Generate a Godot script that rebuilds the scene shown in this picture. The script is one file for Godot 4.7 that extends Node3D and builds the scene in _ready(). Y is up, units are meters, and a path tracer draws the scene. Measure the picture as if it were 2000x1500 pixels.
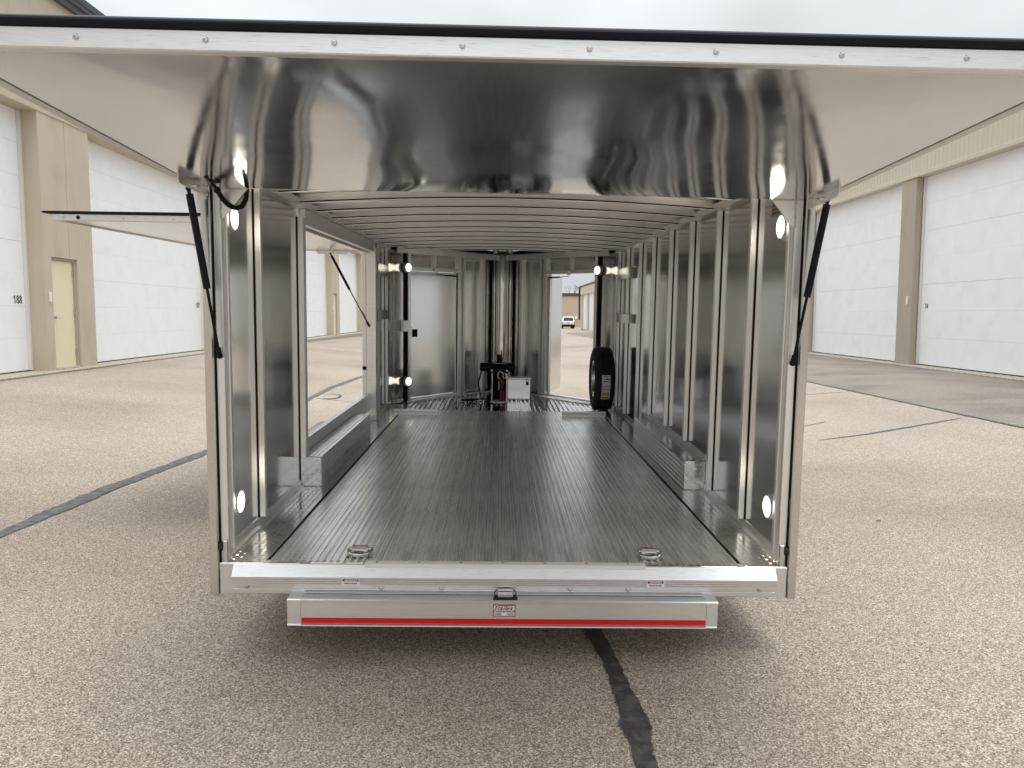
extends Node3D

# ---------------------------------------------------------------- mesh builder
class MB:
	var st := SurfaceTool.new()
	var x := Transform3D.IDENTITY
	func _init() -> void:
		st.begin(Mesh.PRIMITIVE_TRIANGLES)
	func v(p: Vector3, n: Vector3, uv: Vector2) -> void:
		st.set_normal((x.basis * n).normalized())
		st.set_uv(uv)
		st.set_uv2(uv * 0.06)
		st.add_vertex(x * p)
	func tri(a: Vector3, b: Vector3, c: Vector3, hint: Vector3, ua := Vector2.INF, ub := Vector2.INF, uc := Vector2.INF) -> void:
		var n := (c - a).cross(b - a)
		if n.length_squared() < 1e-18:
			return
		n = n.normalized()
		if ua == Vector2.INF:
			ua = puv(a, n)
			ub = puv(b, n)
			uc = puv(c, n)
		if n.dot(hint) < 0.0:
			n = -n
			v(a, n, ua); v(c, n, uc); v(b, n, ub)
		else:
			v(a, n, ua); v(b, n, ub); v(c, n, uc)
	func puv(p: Vector3, n: Vector3) -> Vector2:
		var m := n.abs()
		if m.x >= m.y and m.x >= m.z:
			return Vector2(p.z, p.y)
		if m.y >= m.z:
			return Vector2(p.x, p.z)
		return Vector2(p.x, p.y)
	func quad(a: Vector3, b: Vector3, c: Vector3, d: Vector3, hint: Vector3) -> void:
		tri(a, b, c, hint)
		tri(a, c, d, hint)
	func tris(p: Array, n: Array, u: Array) -> void:
		var g: Vector3 = (p[2] - p[0]).cross(p[1] - p[0])
		var o := [0, 1, 2] if g.dot(n[0] + n[1] + n[2]) >= 0.0 else [0, 2, 1]
		for i in o:
			v(p[i], n[i], u[i])
	func box(a: Vector3, b: Vector3, bev := 0.0) -> void:
		var lo := Vector3(minf(a.x, b.x), minf(a.y, b.y), minf(a.z, b.z))
		var hi := Vector3(maxf(a.x, b.x), maxf(a.y, b.y), maxf(a.z, b.z))
		var c := (lo + hi) / 2.0
		var h := (hi - lo) / 2.0
		bev = minf(bev, 0.45 * minf(h.x, minf(h.y, h.z)))
		for ax in 3:
			var p := (ax + 1) % 3
			var q := (ax + 2) % 3
			for s in [-1.0, 1.0]:
				var n := Vector3.ZERO
				n[ax] = s
				var k := []
				for e in [[-1, -1], [1, -1], [1, 1], [-1, 1]]:
					var w := c
					w[ax] += s * h[ax]
					w[p] += e[0] * (h[p] - bev)
					w[q] += e[1] * (h[q] - bev)
					k.append(w)
				quad(k[0], k[1], k[2], k[3], n)
			if bev > 0.0:
				for s in [-1.0, 1.0]:
					for t in [-1.0, 1.0]:
						var k := []
						for e in [[0, -1], [0, 1], [1, 1], [1, -1]]:
							var w := c
							w[ax] += e[1] * (h[ax] - bev)
							w[p] += s * (h[p] - (bev if e[0] == 0 else 0.0))
							w[q] += t * (h[q] - (0.0 if e[0] == 0 else bev))
							k.append(w)
						var n := Vector3.ZERO
						n[p] = s
						n[q] = t
						quad(k[0], k[1], k[2], k[3], n)
		if bev > 0.0:
			for sx in [-1.0, 1.0]:
				for sy in [-1.0, 1.0]:
					for sz in [-1.0, 1.0]:
						var s := Vector3(sx, sy, sz)
						var k := []
						for ax in 3:
							var w := h - Vector3.ONE * bev
							w[ax] = h[ax]
							k.append(c + w * s)
						tri(k[0], k[1], k[2], s)
	# profile extruded along an axis: 0 -> points are (z, y); 1 -> (x, z); 2 -> (x, y)
	func at3(p: Vector2, t: float, ax: int) -> Vector3:
		return Vector3(t, p.y, p.x) if ax == 0 else (Vector3(p.x, t, p.y) if ax == 1 else Vector3(p.x, p.y, t))
	func ext(pts: Array, from: float, to: float, ax: int, closed := true, caps := true, hint := Vector3.ZERO) -> void:
		var area := 0.0
		for i in pts.size():
			var a: Vector2 = pts[i]
			var b: Vector2 = pts[(i + 1) % pts.size()]
			area += a.cross(b)
		var run := 0.0
		for i in (pts.size() if closed else pts.size() - 1):
			var a: Vector2 = pts[i]
			var b: Vector2 = pts[(i + 1) % pts.size()]
			var d := b - a
			var n2 := Vector2(d.y, -d.x) * (1.0 if area > 0.0 else -1.0)
			var n := at3(n2, 0.0, ax) if hint == Vector3.ZERO else hint
			var k := [at3(a, from, ax), at3(b, from, ax), at3(b, to, ax), at3(a, to, ax)]
			var l := d.length()
			var u := [Vector2(from, run), Vector2(from, run + l), Vector2(to, run + l), Vector2(to, run)]
			tri(k[0], k[1], k[2], n, u[0], u[1], u[2])
			tri(k[0], k[2], k[3], n, u[0], u[2], u[3])
			run += l
		if closed and caps:
			var idx := Geometry2D.triangulate_polygon(PackedVector2Array(pts))
			for e in [from, to]:
				var n := at3(Vector2.ZERO, signf(e - (from + to) / 2.0), ax)
				for i in range(0, idx.size(), 3):
					tri(at3(pts[idx[i]], e, ax), at3(pts[idx[i + 1]], e, ax), at3(pts[idx[i + 2]], e, ax), n)
	# profile of (radius, height) turned round the local y axis
	func lathe(prof: Array, sides: int, t := Transform3D.IDENTITY) -> void:
		var old := x
		x = x * t
		for i in prof.size() - 1:
			var a: Vector2 = prof[i]
			var b: Vector2 = prof[i + 1]
			var n2 := Vector2(b.y - a.y, a.x - b.x).normalized()
			for k in sides:
				var p := []
				var n := []
				for q in [k, k + 1]:
					var f: float = TAU * q / sides
					var r := Vector3(cos(f), 0, sin(f))
					p.append(r * a.x + Vector3.UP * a.y)
					p.append(r * b.x + Vector3.UP * b.y)
					n.append(r * n2.x + Vector3.UP * n2.y)
				var u0 := Vector2(a.x, a.y)
				var u1 := Vector2(b.x, b.y)
				if a.x > 1e-6:
					tris([p[0], p[1], p[2]], [n[0], n[0], n[1]], [u0, u1, u0])
				if b.x > 1e-6:
					tris([p[2], p[1], p[3]], [n[1], n[0], n[1]], [u0, u1, u1])
		x = old
	func frame(a: Vector3, b: Vector3) -> Transform3D:
		var y := (b - a).normalized()
		var s := Vector3.RIGHT if absf(y.x) < 0.8 else Vector3.BACK
		var z := s.cross(y).normalized()
		return Transform3D(Basis(y.cross(z), y, z), a)
	func cyl(a: Vector3, b: Vector3, r0: float, r1 := -1.0, sides := 12) -> void:
		var l := a.distance_to(b)
		if r1 < 0.0:
			r1 = r0
		lathe([Vector2(0, 0), Vector2(r0, 0), Vector2(r1, l), Vector2(0, l)], sides, frame(a, b))
	func ball(c: Vector3, r: float, sides := 10) -> void:
		var pr := []
		for i in 7:
			var f := -PI / 2 + PI * i / 6
			pr.append(Vector2(maxf(cos(f) * r, 0.0), sin(f) * r))
		lathe(pr, sides, Transform3D(Basis(), c))
	func tube(pts: Array, r: float, sides := 8) -> void:
		var rings := []
		var last := Vector3.UP
		for i in pts.size():
			var d: Vector3 = (pts[mini(i + 1, pts.size() - 1)] - pts[maxi(i - 1, 0)]).normalized()
			var s := last.cross(d)
			if s.length() < 0.05:
				s = Vector3.RIGHT.cross(d)
			s = s.normalized()
			last = d.cross(s)
			var ring := []
			for k in sides:
				var f := TAU * k / sides
				ring.append(s * cos(f) + last * sin(f))
			rings.append(ring)
		for i in pts.size() - 1:
			for k in sides:
				var j := (k + 1) % sides
				var n := [rings[i][k], rings[i + 1][k], rings[i][j], rings[i + 1][j]]
				var p := [pts[i] + n[0] * r, pts[i + 1] + n[1] * r, pts[i] + n[2] * r, pts[i + 1] + n[3] * r]
				tris([p[0], p[1], p[2]], [n[0], n[1], n[2]], [Vector2.ZERO, Vector2.ZERO, Vector2.ZERO])
				tris([p[2], p[1], p[3]], [n[2], n[1], n[3]], [Vector2.ZERO, Vector2.ZERO, Vector2.ZERO])
		for e in [0, pts.size() - 1]:
			var o: Vector3 = pts[e] - pts[1 if e == 0 else e - 1]
			for k in sides:
				tri(pts[e], pts[e] + rings[e][k] * r, pts[e] + rings[e][(k + 1) % sides] * r, o)
	# smooth surface from a function of (u, v) in 0..1
	func grid(nu: int, nv: int, f: Callable, hint: Vector3, us := 1.0, vs := 1.0) -> void:
		var P := []
		var N := []
		for i in nu + 1:
			for j in nv + 1:
				var u := float(i) / nu
				var w := float(j) / nv
				P.append(f.call(u, w))
				var du: Vector3 = f.call(u + 0.002, w) - f.call(u - 0.002, w)
				var dv: Vector3 = f.call(u, w + 0.002) - f.call(u, w - 0.002)
				var n := du.cross(dv).normalized()
				N.append(n if n.dot(hint) >= 0.0 else -n)
		for i in nu:
			for j in nv:
				var a := i * (nv + 1) + j
				var b := a + nv + 1
				var u := func(q: int) -> Vector2: return Vector2(float(q / (nv + 1)) / nu * us, float(q % (nv + 1)) / nv * vs)
				tris([P[a], P[b], P[b + 1]], [N[a], N[b], N[b + 1]], [u.call(a), u.call(b), u.call(b + 1)])
				tris([P[a], P[b + 1], P[a + 1]], [N[a], N[b + 1], N[a + 1]], [u.call(a), u.call(b + 1), u.call(a + 1)])

# ---------------------------------------------------------------- nodes and tags
const DK := 0.42          # deck height over the ground
var M := {}
var T: Node3D             # the trailer
var font: SystemFont
var font_bold: SystemFont

func obj(called: String, mb: MB, mat: Material, parent: Node) -> MeshInstance3D:
	var o := MeshInstance3D.new()
	o.name = called
	o.mesh = mb.st.commit()
	o.material_override = mat
	o.cast_shadow = GeometryInstance3D.SHADOW_CASTING_SETTING_ON
	parent.add_child(o, true)
	return o

func tp(called: String, mb: MB, mat: Material) -> MeshInstance3D:   # a part of the trailer, built in deck coordinates
	var o := obj(called, mb, mat, T)
	o.position = Vector3(0, DK, 0)
	return o

func tag(o: Node, label: String, category: String, group := "") -> void:
	o.set_meta("label", label)
	o.set_meta("category", category)
	if group:
		o.set_meta("group", group)

func thing(called: String, label: String, category: String, at := Vector3.ZERO, turn := 0.0, group := "") -> Node3D:
	var o := Node3D.new()
	o.name = called
	add_child(o, true)
	o.position = at
	o.rotation.y = turn
	tag(o, label, category, group)
	return o

func struct(called: String, mb: MB, mat: Material) -> MeshInstance3D:
	var o := obj(called, mb, mat, self)
	o.set_meta("kind", "structure")
	return o

func text(called: String, s: String, height: float, at: Transform3D, mat: Material, parent: Node, bold := true, slant := 0.0, wide := 1.0) -> MeshInstance3D:
	var t := TextMesh.new()
	t.font = font_bold if bold else font
	t.font_size = 32
	t.pixel_size = height / 23.0
	t.depth = 0.0008
	t.curve_step = 2.0
	t.text = s
	t.vertical_alignment = VERTICAL_ALIGNMENT_CENTER
	var m := MB.new()
	var arr := ArrayMesh.new()
	arr.add_surface_from_arrays(Mesh.PRIMITIVE_TRIANGLES, t.get_mesh_arrays())
	m.st.append_from(arr, 0, at * Transform3D(Basis(Vector3(wide, 0, 0), Vector3(slant, 1, 0), Vector3(0, 0, 1)), Vector3.ZERO))
	return obj(called, m, mat, parent)

# ---------------------------------------------------------------- materials
func mat(rgb: Color, rough: float, metal := 0.0) -> StandardMaterial3D:    # rgb as linear base colour
	var m := StandardMaterial3D.new()
	m.albedo_color = rgb.linear_to_srgb()
	m.roughness = rough
	m.metallic = metal
	return m

func noise(type: int, freq: float, seed_: int, size: int, ramp: Array = [], oct := 3) -> NoiseTexture2D:
	var n := FastNoiseLite.new()
	n.noise_type = type
	n.frequency = freq
	n.seed = seed_
	n.fractal_octaves = oct
	if type == FastNoiseLite.TYPE_CELLULAR:
		n.fractal_type = FastNoiseLite.FRACTAL_NONE
		n.cellular_return_type = FastNoiseLite.RETURN_CELL_VALUE
	var t := NoiseTexture2D.new()
	t.width = size
	t.height = size
	t.seamless = true
	t.seamless_blend_skirt = 0.05
	t.noise = n
	if ramp.size():
		var g := Gradient.new()
		g.offsets = PackedFloat32Array(ramp.map(func(e): return e[0]))
		g.colors = PackedColorArray(ramp.map(func(e): return e[1]))
		t.color_ramp = g
	return t

func image_texture(w: int, h: int, f: Callable) -> ImageTexture:
	var im := Image.create(w, h, false, Image.FORMAT_RGB8)
	for y in h:
		for x in w:
			var c: float = f.call(x, y)
			im.set_pixel(x, y, Color(c, c, c))
	return ImageTexture.create_from_image(im)

func gray(a: float) -> Color:
	return Color(a, a, a)

func make_materials() -> void:
	var fn := FastNoiseLite.new()
	fn.seed = 4
	fn.frequency = 1.0
	# long fine streaks of mill-finish aluminium, along u
	var streak := image_texture(256, 512, func(x, y): return clampf(0.5 + 0.22 * fn.get_noise_3d(cos(TAU * x / 256.0) * 0.2, sin(TAU * x / 256.0) * 0.2, y * 0.9) + 0.13 * fn.get_noise_3d(cos(TAU * x / 256.0) * 0.5, sin(TAU * x / 256.0) * 0.5, 90.0 + y * 0.13), 0.0, 1.0))
	var rough_map := func(lo: float, hi: float, sd: int) -> NoiseTexture2D:
		return noise(FastNoiseLite.TYPE_SIMPLEX_SMOOTH, 0.012, sd, 512, [[0.0, gray(lo)], [1.0, gray(hi)]], 4)
	var upright := image_texture(512, 256, func(x, y): return clampf(0.5 + 0.22 * fn.get_noise_3d(cos(TAU * y / 256.0) * 0.2, sin(TAU * y / 256.0) * 0.2, x * 0.9) + 0.13 * fn.get_noise_3d(cos(TAU * y / 256.0) * 0.5, sin(TAU * y / 256.0) * 0.5, 90.0 + x * 0.13), 0.0, 1.0))
	var brushed := func(lin: float, rough: float, su: float, sv: float, tex: Texture2D) -> StandardMaterial3D:
		var m := mat(Color(lin, lin * 0.995, lin * 0.985), rough, 1.0)
		m.roughness_texture = tex
		m.roughness = rough * 2.0
		m.uv1_scale = Vector3(su, sv, 1)
		return m
	M.mill = brushed.call(0.82, 0.36, 0.7, 3.0, streak)
	M.floor = brushed.call(0.93, 0.27, 0.25, 1.6, streak)
	M.floor.metallic = 0.76
	M.floor.albedo_texture = noise(FastNoiseLite.TYPE_SIMPLEX_SMOOTH, 0.014, 61, 512, [[0.0, gray(0.84)], [0.35, gray(0.94)], [0.6, gray(0.99)], [1.0, gray(1.0)]], 6)
	M.stud = brushed.call(0.85, 0.34, 3.0, 0.5, upright)
	M.bow = brushed.call(0.82, 0.34, 0.5, 3.0, streak)
	M.beam = brushed.call(0.76, 0.44, 0.4, 3.0, streak)
	for m in [M.mill, M.stud, M.bow]:
		m.metallic = 0.86
	# scuffs and handling marks on the rear sill
	M.beam.albedo_texture = noise(FastNoiseLite.TYPE_SIMPLEX_SMOOTH, 0.05, 31, 512, [[0.0, gray(0.80)], [0.18, gray(0.95)], [0.4, gray(0.99)], [1.0, gray(1.0)]], 5)
	M.beam.uv1_scale = Vector3(0.5, 9.0, 1)
	M.panel = mat(Color(0.69, 0.69, 0.675), 0.13, 1.0)
	M.panel.heightmap_enabled = true
	M.panel.heightmap_texture = noise(FastNoiseLite.TYPE_SIMPLEX_SMOOTH, 0.006, 11, 512, [], 1)
	M.panel.heightmap_scale = 0.05
	M.door_skin = mat(Color(0.76, 0.755, 0.735), 0.2, 1.0)
	M.hatch = mat(Color(0.59, 0.60, 0.61), 0.2, 1.0)
	M.hatch.roughness_texture = rough_map.call(0.12, 0.20, 8)
	M.hatch.roughness = 0.72
	M.hatch.anisotropy_enabled = true
	M.hatch.anisotropy = -0.7
	M.flange = mat(Color(0.62, 0.60, 0.57), 0.45, 1.0)
	M.polish = mat(Color(0.66, 0.65, 0.63), 0.07, 1.0)
	M.trim = mat(Color(0.60, 0.585, 0.56), 0.16, 1.0)
	M.trim.heightmap_enabled = true
	M.trim.heightmap_texture = noise(FastNoiseLite.TYPE_SIMPLEX_SMOOTH, 0.008, 12, 256, [], 2)
	M.trim.heightmap_scale = 0.05
	M.tread = mat(Color(0.88, 0.875, 0.86), 0.25, 0.9)
	M.tread.roughness_texture = rough_map.call(0.12, 0.3, 15)
	M.tread.roughness = 0.9
	M.black = mat(gray(0.010), 0.55)
	M.black.metallic_specular = 0.25
	M.black_gloss = mat(Color(0.005, 0.006, 0.012), 0.3)
	M.black_gloss.metallic_specular = 0.3
	M.rubber = mat(gray(0.014), 0.75)
	M.rubber.heightmap_enabled = true
	M.rubber.heightmap_texture = noise(FastNoiseLite.TYPE_SIMPLEX, 0.2, 5, 128)
	M.rubber.heightmap_scale = 0.03
	M.white_paint = mat(Color(0.8, 0.8, 0.78), 0.35)
	M.red = mat(Color(0.62, 0.008, 0.01), 0.28)
	M.red_dark = mat(Color(0.22, 0.008, 0.015), 0.5)
	M.sticker = mat(Color(0.78, 0.75, 0.74), 0.4)
	M.sticker_gray = mat(Color(0.20, 0.195, 0.185), 0.45)
	M.sticker_yellow = mat(Color(0.62, 0.42, 0.05), 0.45)
	M.ink = mat(Color(0.02, 0.012, 0.014), 0.5)
	M.ink_red = mat(Color(0.24, 0.008, 0.014), 0.5)
	M.ink_gray = mat(gray(0.22), 0.5)
	M.zinc = mat(Color(0.62, 0.62, 0.60), 0.26, 1.0)
	M.lens = mat(Color(0.8, 0.8, 0.78), 0.4)
	M.lens.emission_enabled = true
	M.lens.emission = Color(1.0, 0.965, 0.90)
	M.lens.emission_energy_multiplier = 6.0
	M.lens_small = M.lens.duplicate()
	M.lens_small.emission_energy_multiplier = 1.7
	M.clear = mat(Color(0.50, 0.50, 0.51), 0.25)
	# the yard
	M.ground = mat(Color(1, 1, 1), 0.92)
	M.ground.albedo_texture = noise(FastNoiseLite.TYPE_CELLULAR, 0.34, 21, 1024, [
		[0.0, Color(0.36, 0.33, 0.30)], [0.14, Color(0.50, 0.46, 0.42)], [0.38, Color(0.61, 0.565, 0.52)],
		[0.6, Color(0.685, 0.64, 0.59)], [0.8, Color(0.765, 0.72, 0.67)], [1.0, Color(0.93, 0.895, 0.84)]])
	M.ground.uv1_scale = Vector3(0.62, 0.62, 1)
	M.ground.heightmap_enabled = true
	var chips := noise(FastNoiseLite.TYPE_CELLULAR, 0.34, 21, 1024)
	(chips.noise as FastNoiseLite).cellular_return_type = FastNoiseLite.RETURN_DISTANCE2_SUB
	M.ground.heightmap_texture = chips
	M.ground.heightmap_scale = 0.35
	M.ground.detail_enabled = true
	M.ground.detail_blend_mode = BaseMaterial3D.BLEND_MODE_MUL
	M.ground.detail_uv_layer = BaseMaterial3D.DETAIL_UV_2
	M.ground.detail_albedo = noise(FastNoiseLite.TYPE_SIMPLEX_SMOOTH, 0.008, 22, 512, [[0.0, Color(0.86, 0.845, 0.835)], [0.3, Color(0.925, 0.915, 0.905)], [0.55, Color(0.965, 0.955, 0.945)], [1.0, Color(1.0, 0.995, 0.985)]], 5)
	M.apron = mat(Color(1, 1, 1), 0.9)
	M.apron.albedo_texture = noise(FastNoiseLite.TYPE_CELLULAR, 0.3, 25, 512, [[0.0, Color(0.42, 0.39, 0.36)], [0.5, Color(0.56, 0.52, 0.48)], [1.0, Color(0.68, 0.64, 0.59)]])
	M.apron.uv1_scale = Vector3(0.9, 0.9, 1)
	M.apron.detail_enabled = true
	M.apron.detail_blend_mode = BaseMaterial3D.BLEND_MODE_MUL
	M.apron.detail_uv_layer = BaseMaterial3D.DETAIL_UV_2
	M.apron.detail_albedo = noise(FastNoiseLite.TYPE_SIMPLEX_SMOOTH, 0.02, 26, 512, [[0.0, gray(0.80)], [0.5, gray(0.94)], [1.0, gray(1.0)]], 5)
	M.tar = mat(Color(1, 1, 1), 0.5)
	M.tar.heightmap_enabled = true
	M.tar.heightmap_texture = noise(FastNoiseLite.TYPE_SIMPLEX, 0.06, 33, 256, [], 4)
	M.tar.heightmap_scale = 0.25
	M.tar.albedo_texture = noise(FastNoiseLite.TYPE_SIMPLEX_SMOOTH, 0.02, 27, 256, [[0.0, Color(0.18, 0.17, 0.16)], [0.5, Color(0.25, 0.24, 0.23)], [1.0, Color(0.36, 0.345, 0.33)]], 5)
	M.tar.uv1_scale = Vector3(2.2, 2.2, 1)
	M.tar_worn = mat(Color(1, 1, 1), 0.8)
	M.tar_worn.albedo_texture = noise(FastNoiseLite.TYPE_SIMPLEX_SMOOTH, 0.03, 28, 256, [[0.0, gray(0.27)], [0.5, gray(0.36)], [1.0, gray(0.47)]], 5)
	M.tar_worn.uv1_scale = Vector3(1.4, 1.4, 1)
	M.concrete = mat(Color(1, 1, 1), 0.9)
	M.concrete.albedo_texture = noise(FastNoiseLite.TYPE_SIMPLEX_SMOOTH, 0.03, 29, 256, [[0.0, Color(0.55, 0.52, 0.47)], [0.5, Color(0.68, 0.645, 0.585)], [1.0, Color(0.76, 0.73, 0.67)]], 5)
	# buildings
	var stucco := func(a: Color, sd: int) -> StandardMaterial3D:
		var m := mat(Color(1, 1, 1), 0.88)
		m.albedo_texture = noise(FastNoiseLite.TYPE_SIMPLEX_SMOOTH, 0.01, sd, 512, [[0.0, (a * 0.88).linear_to_srgb()], [0.3, (a * 0.97).linear_to_srgb()], [0.6, a.linear_to_srgb()], [1.0, (a * 1.05).linear_to_srgb()]], 6)
		m.uv1_scale = Vector3(0.35, 0.12, 1)
		m.heightmap_enabled = true
		m.heightmap_texture = noise(FastNoiseLite.TYPE_SIMPLEX, 0.12, sd + 1, 256)
		m.heightmap_scale = 0.12
		return m
	M.wall_tan = stucco.call(Color(0.53, 0.46, 0.36), 41)
	M.wall_taupe = stucco.call(Color(0.44, 0.375, 0.30), 43)
	M.siding = mat(Color(0.60, 0.53, 0.44), 0.5)
	M.far_tan = mat(Color(0.50, 0.40, 0.30), 0.9)
	M.coping = mat(Color(0.05, 0.05, 0.052), 0.6)
	M.gutter = mat(Color(0.030, 0.032, 0.04), 0.35)
	M.roof = mat(Color(0.09, 0.09, 0.10), 0.6)
	var door := func(sd: int) -> StandardMaterial3D:
		var m := mat(Color(1, 1, 1), 0.5)
		m.albedo_texture = noise(FastNoiseLite.TYPE_SIMPLEX_SMOOTH, 0.012, sd, 512, [[0.0, Color(0.925, 0.932, 0.935)], [0.4, Color(0.945, 0.955, 0.962)], [1.0, Color(0.955, 0.965, 0.972)]], 6)
		m.uv1_scale = Vector3(0.3, 0.3, 1)
		m.heightmap_enabled = true
		m.heightmap_texture = streak
		m.heightmap_scale = 0.008
		return m
	M.door_white = door.call(51)
	M.door_jamb = mat(Color(0.72, 0.70, 0.66), 0.6)
	M.entry = mat(Color(0.78, 0.70, 0.50), 0.42)
	M.number = mat(gray(0.02), 0.6)
	M.bark = mat(Color(0.12, 0.10, 0.085), 0.9)
	M.car_white = mat(Color(0.78, 0.79, 0.80), 0.2)
	M.car_white.clearcoat_enabled = true
	M.car_glass = mat(Color(0.02, 0.024, 0.028), 0.08)
	M.tail = mat(Color(0.4, 0.01, 0.01), 0.25)

# ---------------------------------------------------------------- ground
func edge_height(x: float, z: float) -> float:
	if x < 0.0:
		return 0.385 + minf(0.0, (z + 22.0) * 0.0078) if z > -100.0 else -0.22
	return 0.285 + minf(0.0, (z + 22.0) * 0.0088) if z > -100.0 else -0.40

func gh(x: float, z: float) -> float:
	var c := clampf((z + 3.0) / 103.0, -1.0, 0.0) * 0.5
	var s := smoothstep(1.5, 8.0, absf(x))
	return lerpf(c, maxf(edge_height(x, z), -0.5), s)

func ground_sheet(called: String, xs: Array, zs: Array, up: float, m: Material) -> void:
	var mb := MB.new()
	for i in xs.size() - 1:
		for j in zs.size() - 1:
			var p := []
			var n := []
			var u := []
			for e in [[0, 0], [1, 0], [1, 1], [0, 1]]:
				var x: float = xs[i + e[0]]
				var z: float = zs[j + e[1]]
				p.append(Vector3(x, gh(x, z) + up, z))
				n.append(Vector3(gh(x - 0.2, z) - gh(x + 0.2, z), 0.4, gh(x, z - 0.2) - gh(x, z + 0.2)).normalized())
				u.append(Vector2(x, z))
			mb.tris([p[0], p[1], p[2]], [n[0], n[1], n[2]], [u[0], u[1], u[2]])
			mb.tris([p[0], p[2], p[3]], [n[0], n[2], n[3]], [u[0], u[2], u[3]])
	struct(called, mb, m)

# a ragged ribbon of crack sealer that follows the ground
func ribbon(called: String, path: Array, wide: Callable, up: float, m: Material, sd: int, rag := 0.3) -> void:
	var mb := MB.new()
	var rng := RandomNumberGenerator.new()
	rng.seed = sd
	var fn := FastNoiseLite.new()
	fn.seed = sd
	fn.frequency = 1.0
	var pts := []
	for i in path.size() - 1:
		var a: Vector2 = path[i]
		var b: Vector2 = path[i + 1]
		var k := maxi(1, int(a.distance_to(b) / (0.06 if called != "tar_seam" or a.y < 0.0 and b.y < -9.0 else 0.018)))
		for q in k:
			pts.append(a.lerp(b, float(q) / k))
	pts.append(path[-1])
	var run := 0.0
	var prev := []
	for i in pts.size():
		var d: Vector2 = (pts[mini(i + 1, pts.size() - 1)] - pts[maxi(i - 1, 0)]).normalized()
		var s := Vector2(-d.y, d.x)
		var w: float = wide.call(float(i) / (pts.size() - 1)) / 2.0
		var off := 0.25 * w * fn.get_noise_2d(run * 1.3, 7.0)
		var l: Vector2 = pts[i] + s * (w * (1.0 + rag * (1.3 * fn.get_noise_2d(run * 2.6, 0.0) + 0.7 * fn.get_noise_2d(run * 14.0, 0.0) + rng.randf_range(-0.25, 0.25))) + off)
		var r: Vector2 = pts[i] - s * (w * (1.0 + rag * (1.3 * fn.get_noise_2d(run * 2.6, 50.0) + 0.7 * fn.get_noise_2d(run * 14.0, 50.0) + rng.randf_range(-0.25, 0.25))) - off)
		var c := [Vector3(l.x, gh(l.x, l.y) + up, l.y), Vector3(r.x, gh(r.x, r.y) + up, r.y)]
		if prev.size():
			mb.quad(prev[0], c[0], c[1], prev[1], Vector3.UP)
			run += pts[i].distance_to(pts[i - 1])
		prev = c
	struct(called, mb, m)

# ---------------------------------------------------------------- buildings
func overhead_door(b: Node3D, side: float, plane: float, z0: float, z1: float, y0: float, y1: float, n: int, number := "", at_far := true) -> void:
	# side +1: faces +x (left row), -1: faces -x (right row); z0 > z1
	var back := MB.new()
	back.box(Vector3(plane - side * 0.09, y0, z0), Vector3(plane - side * 0.06, y1, z1))
	var o := obj("overhead_door", back, M.door_white, b)
	for e in [[z0, z0 - 0.07], [z1 + 0.07, z1]]:
		var fr := MB.new()
		fr.box(Vector3(plane - side * 0.02, y0, e[0]), Vector3(plane + side * 0.05, y1, e[1]), 0.004)
		obj("door_jamb", fr, M.door_jamb, o)
	var ws := MB.new()
	ws.box(Vector3(plane - side * 0.055, y0 - 0.03, z0 - 0.07), Vector3(plane - side * 0.005, y0 + 0.018, z1 + 0.07), 0.004)
	obj("bottom_seal", ws, M.rubber, o)
	if side < 0.0:
		var es := MB.new()
		es.box(Vector3(plane - side * 0.03, y0, z1 + 0.002), Vector3(plane + side * 0.052, y1, z1 + 0.018), 0.002)
		obj("edge_seal", es, M.black, o)
	var h := (y1 - y0) / n
	for i in n:
		var mb := MB.new()
		var jit := 0.0015 * sin(i * 2.7 + z0)
		mb.box(Vector3(plane - side * 0.05, y0 + h * i + 0.0005, z0 - 0.072), Vector3(plane + side * jit, y0 + h * (i + 1) - 0.0005, z1 + 0.072), 0.006)
		obj("door_panel", mb, M.door_white, o)
	if number:
		var z := (z1 + 0.30) if at_far else (z0 - 0.30)
		var t := Transform3D(Basis(Vector3.UP, PI / 2 * side), Vector3(plane + side * 0.004, y0 + h * 2 + 0.12 + h * 0.0, z))
		text("door_number", number, 0.15 if side > 0 else 0.115, t, M.number, o, true, 0.0, 0.8)

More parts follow.
